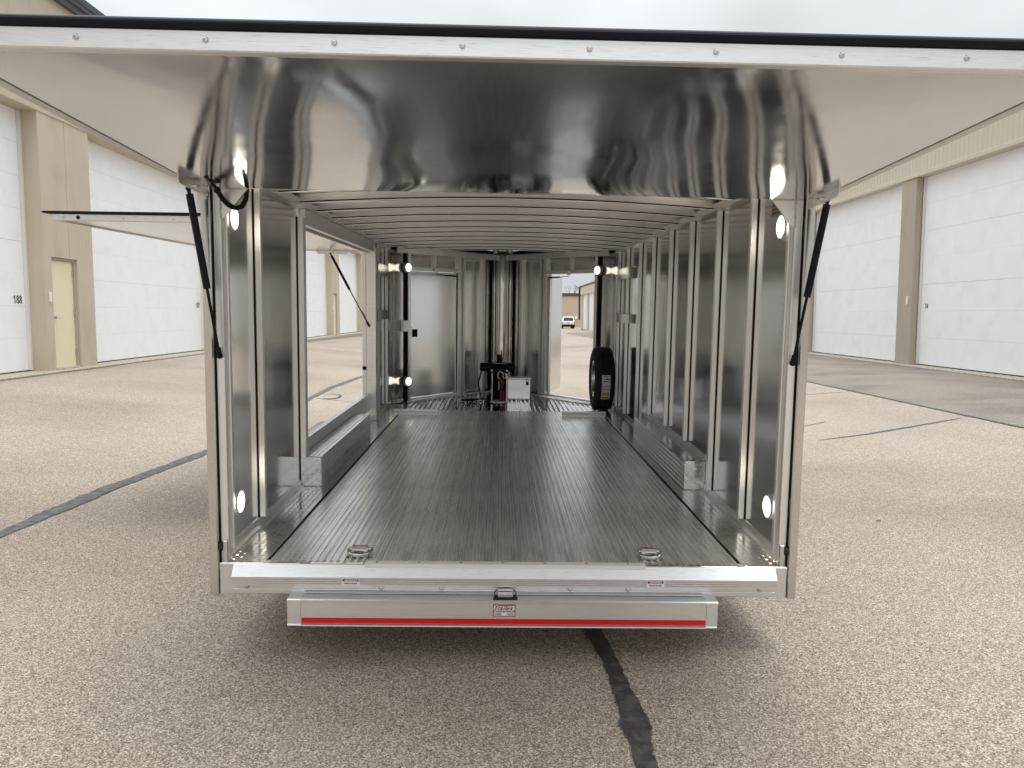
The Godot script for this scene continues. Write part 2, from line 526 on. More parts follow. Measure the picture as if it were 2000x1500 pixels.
func entry_door(b: Node3D, plane: float, z0: float, z1: float, y0: float, y1: float) -> void:
	var fr := MB.new()
	fr.box(Vector3(plane - 0.12, y0, z0), Vector3(plane - 0.02, y1, z0 - 0.05), 0.004)
	fr.box(Vector3(plane - 0.12, y0, z1 + 0.05), Vector3(plane - 0.02, y1, z1), 0.004)
	fr.box(Vector3(plane - 0.12, y1 - 0.05, z0 - 0.05), Vector3(plane - 0.02, y1, z1 + 0.05), 0.004)
	var o := obj("entry_door", fr, M.wall_taupe, b)
	var leaf := MB.new()
	leaf.box(Vector3(plane - 0.12, y0 + 0.03, z0 - 0.053), Vector3(plane - 0.06, y1 - 0.053, z1 + 0.053), 0.004)
	obj("door_leaf", leaf, M.entry, o)
	var hd := MB.new()
	hd.cyl(Vector3(plane - 0.06, y0 + 1.0, z0 - 0.12), Vector3(plane - 0.0, y0 + 1.0, z0 - 0.12), 0.028)
	hd.cyl(Vector3(plane - 0.005, y0 + 1.0, z0 - 0.11), Vector3(plane - 0.005, y0 + 0.99, z0 - 0.25), 0.012)
	obj("handle", hd, M.zinc, o)
	for y in [0.25, 1.05, 1.8]:
		var hg := MB.new()
		hg.box(Vector3(plane - 0.06, y0 + y, z1 + 0.085), Vector3(plane - 0.035, y0 + y + 0.13, z1 + 0.04), 0.004)
		obj("hinge", hg, M.zinc, o)
	var th := MB.new()
	th.box(Vector3(plane - 0.13, y0 - 0.01, z0 - 0.02), Vector3(plane + 0.05, y0 + 0.03, z1 + 0.02), 0.005)
	obj("threshold", th, M.concrete, o)

func left_building() -> void:
	var b := thing("garage_building", "long tan garage row left of the trailer with a pale yellow entry door", "building", Vector3(-8.5, 0.0, -20.0))
	var y0 := 0.42
	var y1 := 5.2
	var X := 0.0                       # front plane, local
	var D := -0.34                     # door plane
	var zof := 20.0
	var blocks := [[-11.584, -13.37, true], [-20.2, -21.72, false], [-28.55, -30.07, false], [-36.9, -38.7, true], [-45.5, -47.0, false], [-53.8, -55.3, false], [-62.1, -63.9, true], [-3.23, -4.75, false], [5.12, 3.6, false], [13.7, 11.95, true], [22.0, 20.5, false]]
	for q in blocks:
		var a: float = q[0] + zof
		var c: float = q[1] + zof
		var mb := MB.new()
		if q[2]:
			var d0 := a - 0.25
			var d1 := c + 0.62
			mb.box(Vector3(X, y0 - 0.6, a), Vector3(D - 0.1, y1, d0))
			mb.box(Vector3(X, y0 - 0.6, d1), Vector3(D - 0.1, y1, c))
			mb.box(Vector3(X, 2.57, d0), Vector3(D - 0.1, y1, (a + c) / 2 + 0.006))
			mb.box(Vector3(X, 2.57, (a + c) / 2 - 0.006), Vector3(D - 0.1, y1, d1))
			mb.box(Vector3(X - 0.01, 2.57, (a + c) / 2 + 0.006), Vector3(D - 0.1, y1, (a + c) / 2 - 0.006))
			var o := obj("pilaster", mb, M.wall_tan, b)
			entry_door(b, X - 0.02, d0, d1, y0, 2.57)
			var kp := MB.new()
			kp.box(Vector3(X, 1.72, a - 0.10), Vector3(X + 0.03, 1.90, a - 0.17), 0.006)
			obj("keypad", kp, M.white_paint, o)
		else:
			mb.box(Vector3(X, y0 - 0.6, a), Vector3(D - 0.1, y1, (a + c) / 2 + 0.006))
			mb.box(Vector3(X, y0 - 0.6, (a + c) / 2 - 0.006), Vector3(D - 0.1, y1, c))
			mb.box(Vector3(X - 0.01, y0 - 0.6, (a + c) / 2 + 0.006), Vector3(D - 0.1, y1, (a + c) / 2 - 0.006))
			obj("pilaster", mb, M.wall_tan, b)
	var doors := [[-4.75, -11.584, "188"], [-13.37, -20.2, "187"], [-21.72, -28.55, ""], [-30.07, -36.9, ""], [-38.7, -45.5, ""], [-47.0, -53.8, ""], [-55.3, -62.1, ""], [3.6, -3.23, ""], [11.95, 5.12, ""], [20.5, 13.7, ""]]
	for q in doors:
		overhead_door(b, 1.0, D, q[0] + zof, q[1] + zof, y0 + 0.02, y1, 8, q[2], true)
	var up := MB.new()
	up.box(Vector3(X + 0.02, y1, 22.0 + zof), Vector3(D - 0.3, 5.62, -63.9 + zof), 0.01)
	obj("lintel", up, M.wall_tan, b)
	var wl := MB.new()
	wl.box(Vector3(X, 5.62, 22.0 + zof), Vector3(D - 0.3, 7.43, -63.9 + zof))
	obj("wall", wl, M.wall_tan, b)
	var rf := MB.new()
	rf.ext([Vector2(X + 0.06, 7.72), Vector2(X - 14.0, 9.1), Vector2(X - 14.0, 0.0), Vector2(D - 0.3, 0.0), Vector2(D - 0.3, 7.43), Vector2(X + 0.06, 7.43)], 22.02 + zof, -63.92 + zof, 2)
	var ro := obj("roof", rf, M.roof, b)
	var gt := MB.new()
	gt.ext([Vector2(X + 0.062, 7.42), Vector2(X + 0.10, 7.42), Vector2(X + 0.11, 7.52), Vector2(X + 0.16, 7.54), Vector2(X + 0.16, 7.60), Vector2(X + 0.19, 7.62), Vector2(X + 0.20, 7.74), Vector2(X + 0.062, 7.74)], 22.02 + zof, -63.92 + zof, 2)
	obj("gutter", gt, M.gutter, ro)
	var fd := MB.new()
	fd.box(Vector3(X + 0.22, y0 - 0.8, 22.0 + zof), Vector3(D - 0.12, y0, -63.9 + zof), 0.012)
	obj("foundation", fd, M.concrete, b)

func right_building() -> void:
	var b := thing("garage_building", "garage row right of the trailer with ribbed metal fascia, taupe columns and white doors", "building", Vector3(9.9, 0.0, -16.0))
	var zof := 16.0
	var y0 := 0.31
	var y1 := 4.76
	for k in range(-6, 5):
		var a := -15.53 - 6.3 * k
		var mb := MB.new()
		mb.box(Vector3(0, y0 - 0.7, a + zof), Vector3(0.35, y1, a - 0.67 + zof), 0.008)
		var o := obj("column", mb, M.wall_taupe, b)
		if k > -2:
			var kp := MB.new()
			kp.box(Vector3(0, 1.76, a - 0.13 + zof), Vector3(-0.03, 1.96, a - 0.2 + zof), 0.006)
			obj("keypad", kp, M.white_paint, o)
		if k < 4 and k != -1:
			overhead_door(b, -1.0, 0.21, a - 0.67 + zof, a - 6.3 + zof, y0 + 0.02, y1, 7, "75" if k == 0 else "", false)
	overhead_door(b, -1.0, 0.21, -15.53 + zof + 5.63, -15.53 + zof, y0 + 0.02, y1, 7, "74", true)
	var prof := []
	var z := 22.0
	while z > -41.0:
		for e in [[0.0, 0.0], [0.025, -0.016], [0.085, -0.016], [0.11, 0.0]]:
			prof.append(Vector2(e[1] + 0.02, z - e[0] + zof))
		z -= 0.16
	var fs := MB.new()
	fs.ext(prof, 4.86, 5.95, 1, false, false, Vector3(-1, 0, 0))
	obj("fascia_siding", fs, M.siding, b)
	var tr := MB.new()
	tr.box(Vector3(-0.03, y1, 22.0 + zof), Vector3(0.36, 4.86, -41.0 + zof), 0.01)
	obj("fascia_trim", tr, M.siding, b)
	var bk := MB.new()
	bk.box(Vector3(0.06, 4.863, 22.0 + zof), Vector3(0.36, 5.94, -41.0 + zof))
	obj("wall", bk, M.wall_taupe, b)
	var rf := MB.new()
	rf.ext([Vector2(-0.05, 5.955), Vector2(-0.05, 6.03), Vector2(12.0, 6.6), Vector2(12.0, 0.0), Vector2(0.37, 0.0), Vector2(0.37, 5.955)], 22.02 + zof, -41.02 + zof, 2)
	obj("roof", rf, M.roof, b)
	var fd := MB.new()
	fd.box(Vector3(-0.25, y0 - 0.9, 22.0 + zof), Vector3(0.36, y0, -41.0 + zof), 0.012)
	obj("foundation", fd, M.concrete, b)

func far_buildings() -> void:
	var b := thing("garage_building", "farther garage row with dark gutter and downspout, seen through the open front door", "building", Vector3(10.3, 0.0, -70.0))
	var zo := 70.0
	for k in 8:
		var a := -95.9 + 6.5 * k
		var mb := MB.new()
		mb.box(Vector3(0, -1.0, a + zo), Vector3(0.4, 4.0, a + 0.9 + zo), 0.01)
		obj("column", mb, M.siding, b)
		if k < 7:
			overhead_door(b, -1.0, 0.22, a + 6.5 + zo, a + 0.9 + zo, -0.30, 4.0, 7)
	var fs := MB.new()
	fs.box(Vector3(-0.06, 4.0, -96.2 + zo), Vector3(0.4, 4.95, -49.0 + zo), 0.01)
	obj("fascia", fs, M.siding, b)
	var rf := MB.new()
	rf.ext([Vector2(-0.15, 4.96), Vector2(-0.15, 5.1), Vector2(10.0, 5.9), Vector2(10.0, -1.0), Vector2(0.42, -1.0), Vector2(0.42, 4.96)], -96.3 + zo, -49.0 + zo, 2)
	obj("roof", rf, M.coping, b)
	var dp := MB.new()
	dp.box(Vector3(-0.07, 0.9, -96.35 + zo), Vector3(-0.27, 5.05, -96.12 + zo), 0.02)
	obj("downspout", dp, M.gutter, b)
	var t := thing("tan_building", "plain tan building with dark coping across the far end of the yard", "building", Vector3(6.0, -0.6, -117.0))
	var w := MB.new()
	w.box(Vector3(-30, -1, 0), Vector3(24, 5.0, -14))
	obj("wall", w, M.far_tan, t)
	var c := MB.new()
	c.box(Vector3(-30.1, 5.0, 0.15), Vector3(24.1, 5.42, -14.1), 0.02)
	obj("coping", c, M.coping, t)
	var e := MB.new()
	e.box(Vector3(5.55, 1.45, 0), Vector3(5.95, 1.95, 0.2), 0.02)
	obj("utility_box", e, M.white_paint, t)

func suv() -> void:
	var s := thing("parked_car", "white sport utility vehicle parked facing away at the far end of the yard", "car", Vector3(9.62, -0.5, -106.0))
	var b := MB.new()
	# side outline swept across: (z, y), tapered greenhouse built above it
	b.ext([Vector2(0, 0.55), Vector2(0.02, 1.05), Vector2(-4.5, 1.05), Vector2(-4.6, 0.55), Vector2(-4.4, 0.38), Vector2(-0.1, 0.38)], -0.9, 0.9, 0)
	var lo := [Vector3(-0.9, 1.05, 0.02), Vector3(0.9, 1.05, 0.02), Vector3(0.9, 1.05, -3.3), Vector3(-0.9, 1.05, -3.3)]
	var hi := [Vector3(-0.68, 1.78, -0.32), Vector3(0.68, 1.78, -0.32), Vector3(0.68, 1.78, -2.4), Vector3(-0.68, 1.78, -2.4)]
	for i in 4:
		var j := (i + 1) % 4
		b.quad(lo[i], lo[j], hi[j], hi[i], (lo[i] + lo[j]) / 2 - Vector3(0, 1.05, -1.6))
	b.quad(hi[0], hi[1], hi[2], hi[3], Vector3.UP)
	obj("body", b, M.car_white, s)
	var g := MB.new()
	g.quad(Vector3(-0.72, 1.16, -0.02), Vector3(0.72, 1.16, -0.02), Vector3(0.6, 1.64, -0.24), Vector3(-0.6, 1.64, -0.24), Vector3(0, 0.3, 1))
	obj("rear_window", g, M.car_glass, s)
	var bp := MB.new()
	bp.box(Vector3(-0.92, 0.36, 0.12), Vector3(0.92, 0.68, -0.2), 0.05)
	obj("bumper", bp, M.black, s)
	var pl := MB.new()
	pl.box(Vector3(-0.18, 0.82, 0.02), Vector3(0.18, 0.92, 0.035))
	obj("licence_plate", pl, M.ink_gray, s)
	for x in [-0.84, 0.84]:
		var tl := MB.new()
		tl.box(Vector3(x - 0.07, 0.78, 0.03), Vector3(x + 0.07, 1.05, -0.1), 0.02)
		obj("tail_light", tl, M.tail, s)
		var mr := MB.new()
		mr.box(Vector3(x * 1.08, 1.05, -2.6), Vector3(x * 1.25, 1.2, -2.75), 0.02)
		obj("mirror", mr, M.car_white, s)
		for z in [-0.85, -3.7]:
			var wh := MB.new()
			wh.cyl(Vector3(x * 1.06, 0.34, z), Vector3(x * 0.8, 0.34, z), 0.34, -1, 20)
			obj("wheel", wh, M.rubber, s)

func bare_tree() -> void:
	var t := thing("bare_tree", "leafless tree showing above the tan building's dark coping", "tree", Vector3(13.4, -0.5, -140.0))
	var rng := RandomNumberGenerator.new()
	rng.seed = 12
	var tr := MB.new()
	tr.cyl(Vector3.ZERO, Vector3(0, 3.6, 0), 0.16, 0.1, 7)
	obj("trunk", tr, M.bark, t)
	var cr := MB.new()
	var grow := [[Vector3(0, 3.6, 0), Vector3(0, 1, 0), 1.5, 0.08, 0]]
	while grow.size():
		var g = grow.pop_back()
		var e: Vector3 = g[0] + g[1] * g[2]
		cr.cyl(g[0], e, g[3], g[3] * 0.65, 4)
		if g[4] < 4:
			for k in 3:
				var d := (g[1] as Vector3 + Vector3(rng.randf_range(-0.7, 0.7), rng.randf_range(-0.1, 0.4), rng.randf_range(-0.7, 0.7))).normalized()
				grow.append([e, d, g[2] * rng.randf_range(0.6, 0.8), g[3] * 0.6, g[4] + 1])
	obj("crown", cr, M.bark, t)

# ---------------------------------------------------------------- the trailer
const VS := 1.27                                  # slope of the nose walls
func vz(x: float) -> float:
	return -6.8 + VS * absf(x)
func vp(side: float, s: float, y: float, off := 0.0) -> Vector3:   # a point on a nose wall: s along it from the side corner, off towards the inside
	var x := 1.14 - 0.619 * s
	return Vector3(side * (x - 0.786 * off), y, vz(1.14) - 0.786 * s + 0.619 * off)
func vbox(mb: MB, side: float, s0: float, s1: float, y0: float, y1: float, o0: float, o1: float) -> void:
	var k := []
	for o in [o0, o1]:
		for y in [y0, y1]:
			for s in [s0, s1]:
				k.append(vp(side, s, y, o))
	var nin := vp(side, 0, 0, 1) - vp(side, 0, 0, 0)
	var nal := vp(side, 1, 0, 0) - vp(side, 0, 0, 0)
	mb.quad(k[0], k[1], k[3], k[2], -nin)
	mb.quad(k[4], k[5], k[7], k[6], nin)
	mb.quad(k[0], k[2], k[6], k[4], -nal)
	mb.quad(k[1], k[3], k[7], k[5], nal)
	mb.quad(k[0], k[1], k[5], k[4], Vector3.DOWN)
	mb.quad(k[2], k[3], k[7], k[6], Vector3.UP)

func lamp(at: Vector3, n: Vector3, power := 0.032) -> void:
	var f := MB.new()
	var t := f.frame(at, at + n)
	f.lathe([Vector2(0, 0), Vector2(0.060, 0.0), Vector2(0.060, 0.010), Vector2(0.052, 0.031), Vector2(0.046, 0.031), Vector2(0.046, 0.028), Vector2(0, 0.028)], 28, t)
	var o := tp("dome_light", f, M.clear)
	var l := MB.new()
	l.lathe([Vector2(0.0, 0.0285), Vector2(0.0455, 0.0285), Vector2(0.0455, 0.031), Vector2(0.040, 0.0345), Vector2(0.02, 0.037), Vector2(0, 0.0375)], 28, t)
	obj("lens", l, M.lens if power > 0.02 else M.lens_small, o)
	var li := OmniLight3D.new()
	li.name = "glow"
	li.light_color = Color(1.0, 0.95, 0.87)
	li.light_energy = power
	li.light_size = 0.045
	li.omni_range = 12.0
	li.omni_attenuation = 2.0
	li.shadow_enabled = true
	li.position = at + n * 0.033
	o.add_child(li, true)

func gas_strut(a: Vector3, b: Vector3, split: float, r: float, label := false) -> void:
	var c := MB.new()
	var m := a.lerp(b, split)
	c.cyl(a.lerp(b, 0.03), m, r, -1, 16)
	c.ball(a, r * 0.8)
	c.cyl(a, a.lerp(b, 0.035), r * 0.5)
	var o := tp("gas_strut", c, M.black_gloss)
	var d := MB.new()
	d.cyl(m, b, r * 0.42, -1, 10)
	d.cyl(a.lerp(b, 0.95), b, r * 0.75, -1, 10)
	d.ball(b, r * 0.95)
	obj("rod", d, M.black, o)
	if label:
		var s := MB.new()
		s.x = s.frame(a, b)
		var l := a.distance_to(b)
		for i in 6:
			var f0 := -0.2 + i * 0.2
			var f1 := f0 + 0.2
			var q := func(f: float, y: float) -> Vector3: return Vector3(sin(f) * r * 1.03, y, -cos(f) * r * 1.03) * Vector3(1, 1, -1)
			s.quad(q.call(f0, l * 0.14), q.call(f1, l * 0.14), q.call(f1, l * 0.27), q.call(f0, l * 0.27), Vector3(0, 0, 1))
		obj("strut_label", s, M.sticker, o)

func trailer() -> void:
	T = Node3D.new()
	T.name = "car_trailer"
	add_child(T, true)
	T.rotation = Vector3(0.01741, 0.00014, -0.01177)
	T.position = Vector3(-0.005, 0.0, -0.007)
	tag(T, "enclosed aluminium car trailer with its rear hatch and left side door raised, interior lights on", "trailer")
	deck()
	rear_end()
	side_walls()
	nose()
	roof()
	hatch()
	escape_door()
	running_gear()

# raised lugs of tread plate over a rectangle o + u * a + v * b, standing out along n
func lugs(mb: MB, o: Vector3, u: Vector3, v: Vector3, la: float, lb: float) -> void:
	var n := u.cross(v)
	var c := 0.028
	for i in int(la / c):
		for j in int(lb / c):
			var p := o + u * (c * (i + 0.5)) + v * (c * (j + 0.5))
			var d := (u + v).normalized() if (i + j) % 2 == 0 else (u - v).normalized()
			var e := n.cross(d)
			var a0 := p - d * 0.0125
			var a1 := p + d * 0.0125
			var b0 := p - e * 0.0036
			var b1 := p + e * 0.0036
			var t0 := p - d * 0.0065 + n * 0.0016
			var t1 := p + d * 0.0065 + n * 0.0016
			for q in [[b0, 1.0], [b1, -1.0]]:
				mb.tri(a0, q[0], t0, n)
				mb.tri(t0, q[0], t1, n)
				mb.tri(t1, q[0], a1, n)

func deck() -> void:
	var pitch := 2.04 / 68.0
	for i in 17:
		var mb := MB.new()
		var x0 := -1.02 + i * pitch * 4
		var pts := [Vector2(x0 + 0.0007, -0.02)]
		for k in 4:
			var a := x0 + k * pitch
			pts.append_array([Vector2(a + (0.0 if k > 0 else 0.0007), -0.0046), Vector2(a + 0.0055, -0.0046), Vector2(a + 0.0080, -0.0002), Vector2(a + 0.0100, 0.0), Vector2(a + pitch - 0.0100, 0.0), Vector2(a + pitch - 0.0080, -0.0002), Vector2(a + pitch - 0.0055, -0.0046)])
		pts.append(Vector2(x0 + pitch * 4 - 0.0007, -0.0046))
		pts.append(Vector2(x0 + pitch * 4 - 0.0007, -0.02))
		mb.ext(pts, -0.012, -4.75, 2)
		tp("floor_plank", mb, M.floor)
	# floor of the nose, cut along the two front walls
	for i in 12:
		var mb := MB.new()
		var p2 := 0.05
		var x0 := -1.2 + i * p2 * 4
		var pr := []
		for k in 4:
			var a := x0 + k * p2
			pr.append_array([Vector2(a + 0.001, -0.012), Vector2(a + 0.010, -0.002), Vector2(a + 0.032, -0.002), Vector2(a + 0.041, -0.012)])
		pr.append(Vector2(x0 + 4 * p2 - 0.001, -0.012))
		for k in pr.size() - 1:
			var a: Vector2 = pr[k]
			var b: Vector2 = pr[k + 1]
			var za := minf(-4.77, vz(a.x))
			var zb := minf(-4.77, vz(b.x))
			mb.quad(Vector3(a.x, a.y, -4.765), Vector3(b.x, b.y, -4.765), Vector3(b.x, b.y, zb), Vector3(a.x, a.y, za), Vector3.UP)
		tp("nose_floor_plank", mb, M.polish)
	for s in [-1.0, 1.0]:
		var d := MB.new()
		d.box(Vector3(s * 1.032, -0.03, -0.005), Vector3(s * 1.222, 0.0, -5.2), 0.002)
		var sd := tp("side_deck", d, M.tread)
		var l1 := MB.new()
		lugs(l1, Vector3(1.036 if s > 0 else -1.218, 0.0, -0.008), Vector3(1, 0, 0), Vector3(0, 0, -1), 0.185, 5.1)
		obj("tread_lugs", l1, M.tread, sd).set_meta("kind", "stuff")
		var g := MB.new()  # black strip filling the gap between planks and side deck
		g.box(Vector3(s * 1.021, -0.06, -0.01), Vector3(s * 1.031, -0.012, -4.9))
		tp("deck_gap_strip", g, M.black)
		var f := MB.new()
		f.box(Vector3(s * 1.093, 0.001, -1.39), Vector3(s * 1.224, 0.182, -3.17), 0.004)
		var fb := tp("fender_box", f, M.tread)
		var l2 := MB.new()
		lugs(l2, Vector3(1.097 if s > 0 else -1.222, 0.182, -1.394), Vector3(1, 0, 0), Vector3(0, 0, -1), 0.127, 1.77)
		lugs(l2, Vector3(1.095 if s > 0 else -1.222, 0.004, -1.39), Vector3(1, 0, 0), Vector3(0, 1, 0), 0.127, 0.178)
		lugs(l2, Vector3(s * 1.093, 0.004, -1.395 if s < 0 else -3.165), Vector3(0, 0, -1.0 if s < 0 else 1.0), Vector3(0, 1, 0), 1.77, 0.178)
		obj("tread_lugs", l2, M.tread, fb).set_meta("kind", "stuff")
		for q in [[-0.06, -1.385], [-3.175, -5.1]]:
			var c := MB.new()
			c.ext([Vector2(s * 1.196, 0.0), Vector2(s * 1.196, 0.006), Vector2(s * 1.216, 0.010), Vector2(s * 1.218, 0.04), Vector2(s * 1.224, 0.04), Vector2(s * 1.224, 0.0)], q[0], q[1], 2)
			tp("curb_rail", c, M.mill)
		var w := MB.new()
		var wx0 := -1.06 if s < 0 else 0.60
		w.ext([Vector2(-4.40, 0.0), Vector2(-4.40, 0.018), Vector2(-4.395, 0.022), Vector2(-4.395, 0.03), Vector2(-4.40, 0.034), Vector2(-4.40, 0.052), Vector2(-4.46, 0.052), Vector2(-4.46, 0.0)], wx0, wx0 + 0.43, 0)
		var wo := tp("wheel_stop", w, M.mill)
		var h := MB.new()
		h.cyl(Vector3(wx0 + (0.035 if s < 0 else 0.395), 0.026, -4.395), Vector3(wx0 + (0.035 if s < 0 else 0.395), 0.026, -4.385), 0.012)
		obj("bolt", h, M.zinc, wo)
		# D-ring tie-down
		var cx := -0.645 if s < 0 else 0.645
		var b := MB.new()
		b.ext([Vector2(-0.195, 0.0), Vector2(-0.195, 0.004), Vector2(-0.168, 0.006), Vector2(-0.162, 0.026), Vector2(-0.152, 0.035), Vector2(-0.140, 0.033), Vector2(-0.132, 0.022), Vector2(-0.129, 0.005), Vector2(-0.105, 0.004), Vector2(-0.105, 0.0)], cx - 0.034, cx + 0.034, 0)
		var bo := tp("tie_down_ring", b, M.polish)
		var ring := []
		for k in 19:
			var a := PI * k / 18.0
			ring.append(Vector3(cx - cos(a) * 0.050, 0.016 - sin(a) * 0.006, -0.150 + sin(a) * 0.062))
		ring.append(Vector3(cx + 0.050, 0.018, -0.150))
		ring.append(Vector3(cx - 0.050, 0.018, -0.150))
		ring.append(ring[0])
		var r := MB.new()
		r.tube(ring, 0.0078, 10)
		obj("ring", r, M.zinc, bo)
		var tub := MB.new()
		tub.lathe([Vector2(0.0, 0.0012), Vector2(0.062, 0.0012), Vector2(0.066, 0.0)], 24, Transform3D(Basis(Vector3(1, 0, 0), Vector3.UP, Vector3(0, 0, 0.75)), Vector3(cx, 0, -0.135)))
		obj("ring_pan", tub, M.floor, bo)
	var th := MB.new()
	th.box(Vector3(-0.60, 0.0005, -0.03), Vector3(0.605, 0.006, 0.012), 0.002)
	th.box(Vector3(-0.60, -0.012, 0.0045), Vector3(0.605, 0.0005, 0.012), 0.002)
	var to := tp("threshold_plate", th, M.white_paint)
	for k in 7:
		var hx := -0.55 + k * 0.18
		var h := MB.new()
		h.cyl(Vector3(hx, 0.006, -0.012), Vector3(hx, 0.0072, -0.012), 0.006, -1, 10)
		obj("screw", h, M.ink_gray, to)
	for s in [-1.0, 1.0]:
		var e := MB.new()
		e.box(Vector3(s * 0.607, -0.004, -0.012), Vector3(s * 1.0, 0.002, 0.002), 0.001)
		tp("edge_strip", e, M.polish)

func rear_end() -> void:
	var b := MB.new()
	b.box(Vector3(-1.218, -0.134, -0.05), Vector3(1.218, -0.001, 0.0), 0.002)
	var beam := tp("rear_beam", b, M.beam)
	var r := MB.new()
	r.ext([Vector2(0.0, -0.004), Vector2(0.004, -0.002), Vector2(0.036, -0.047), Vector2(0.036, -0.055), Vector2(0.033, -0.0565), Vector2(0.036, -0.058), Vector2(0.036, -0.064), Vector2(0.033, -0.0655), Vector2(0.036, -0.067), Vector2(0.036, -0.073), Vector2(0.033, -0.0745), Vector2(0.036, -0.076), Vector2(0.036, -0.083), Vector2(0.012, -0.086), Vector2(0.012, -0.104), Vector2(0.010, -0.107), Vector2(0.012, -0.110), Vector2(0.012, -0.122), Vector2(0.0, -0.124)], -1.157, 1.165, 0)
	obj("rub_rail", r, M.beam, beam)
	for x in [-1.10, -0.53, -0.27, 0.28, 0.53, 1.10]:
		var h := MB.new()
		h.lathe([Vector2(0, 0), Vector2(0.013, 0), Vector2(0.013, 0.004), Vector2(0.008, 0.007), Vector2(0, 0.008)], 14, h.frame(Vector3(x, -0.0925, 0.012), Vector3(x, -0.0925, 0.03)))
		obj("bolt_head", h, M.zinc, beam)
	# bumper
	var k := MB.new()
	k.ext([Vector2(-0.02, -0.114), Vector2(0.099, -0.117), Vector2(0.104, -0.121), Vector2(0.104, -0.132), Vector2(0.099, -0.134), Vector2(0.094, -0.134), Vector2(0.094, -0.224), Vector2(0.108, -0.226), Vector2(0.109, -0.2305), Vector2(-0.02, -0.2305)], -0.852, 0.848, 0)
	k.box(Vector3(-0.85, -0.1135, 0.012), Vector3(0.846, -0.1105, 0.045), 0.001)
	var bump := tp("rear_bumper", k, M.beam)
	for e in [[-0.907, -0.852], [0.848, 0.895]]:
		var c := MB.new()
		c.ext([Vector2(-0.02, -0.114), Vector2(0.099, -0.117), Vector2(0.104, -0.121), Vector2(0.104, -0.132), Vector2(0.100, -0.134), Vector2(0.100, -0.224), Vector2(0.103, -0.2305), Vector2(-0.02, -0.2305)], e[0], e[1], 0)
		obj("bumper_end", c, M.mill, bump)
	var fp := MB.new()
	fp.box(Vector3(-0.85, -0.199, 0.0942), Vector3(0.846, -0.135, 0.0952))
	obj("bumper_panel", fp, M.mill, bump)
	var rs := MB.new()
	rs.box(Vector3(-0.849, -0.2225, 0.0942), Vector3(0.845, -0.2, 0.0962))
	obj("reflective_stripe", rs, M.red, bump)
	# maker's plate
	var pl := MB.new()
	var mx := -0.003
	pl.box(Vector3(mx - 0.047, -0.189, 0.0955), Vector3(mx + 0.047, -0.137, 0.0965), 0.0004)
	var plate := tp("maker_plate", pl, M.ink_red)
	var wf := MB.new()
	wf.box(Vector3(mx - 0.0435, -0.1855, 0.0966), Vector3(mx + 0.0435, -0.1405, 0.0969))
	obj("plate_face", wf, M.sticker, plate)
	text("lettering", "Trailex", 0.0165, Transform3D(Basis(), Vector3(mx - 0.002, -0.153, 0.0975)), M.ink_red, plate, true, 0.45, 1.05)
	text("lettering", "ALUMINUM TRAILERS", 0.0055, Transform3D(Basis(), Vector3(mx, -0.1665, 0.0975)), M.ink, plate, true, 0.0, 1.22)
	var bar := MB.new()
	bar.box(Vector3(mx - 0.026, -0.1432, 0.0970), Vector3(mx + 0.036, -0.1412, 0.0976))
	obj("lettering", bar, M.red_dark, plate)
	for q in [[-0.040, -0.012], [0.013, 0.038]]:
		for i in 3:
			var ln := MB.new()
			ln.box(Vector3(mx + q[0], -0.1755 - i * 0.0036, 0.0970), Vector3(mx + q[1], -0.1735 - i * 0.0036, 0.0974))
			obj("fine_print", ln, M.ink_gray, plate)
	# warning stickers
	for x in [-0.655, 0.642]:
		var s := MB.new()
		s.box(Vector3(x - 0.038, -0.0815, 0.0362), Vector3(x + 0.038, -0.0515, 0.0368), 0.0002)
		var so := tp("warning_sticker", s, M.sticker)
		var band := MB.new()
		band.box(Vector3(x - 0.034, -0.063, 0.0369), Vector3(x + 0.034, -0.0535, 0.0372))
		obj("red_band", band, M.ink_red, so)
		var tr := MB.new()
		tr.tri(Vector3(x - 0.025, -0.0615, 0.0376), Vector3(x - 0.016, -0.0615, 0.0376), Vector3(x - 0.0205, -0.0548, 0.0376), Vector3(0, 0, 1))
		obj("alert_symbol", tr, M.sticker, so)
		text("lettering", "DANGER", 0.0066, Transform3D(Basis(), Vector3(x + 0.005, -0.0582, 0.0378)), M.sticker, so, true, 0.0, 1.25)
		text("lettering", "PINCH POINT", 0.0056, Transform3D(Basis(), Vector3(x, -0.0722, 0.0374)), M.ink, so, true, 0.0, 1.1)
	# folding latch on the bumper
	var la := MB.new()
	la.ext([Vector2(-0.050, -0.1165), Vector2(-0.040, -0.1115), Vector2(0.042, -0.1115), Vector2(0.053, -0.1165)], 0.06, 0.098, 2)
	var lo := tp("bumper_latch", la, M.rubber)
	var lc := MB.new()
	lc.box(Vector3(-0.030, -0.1115, 0.046), Vector3(0.032, -0.099, 0.088), 0.003)
	lc.box(Vector3(-0.030, -0.099, 0.036), Vector3(0.032, -0.086, 0.047), 0.003)
	obj("latch_bail", lc, M.polish, lo)
	for s in [-1.0, 1.0]:
		var hk := MB.new()
		var hp := []
		for kk in 9:
			var f := PI * kk / 8.0
			hp.append(Vector3(0.001 + s * (0.034 + 0.012 * sin(f)), -0.100 + 0.009 * cos(f), 0.05 + 0.03 * kk / 8.0))
		hk.tube(hp, 0.0022, 6)
		obj("latch_hook", hk, M.black, lo)
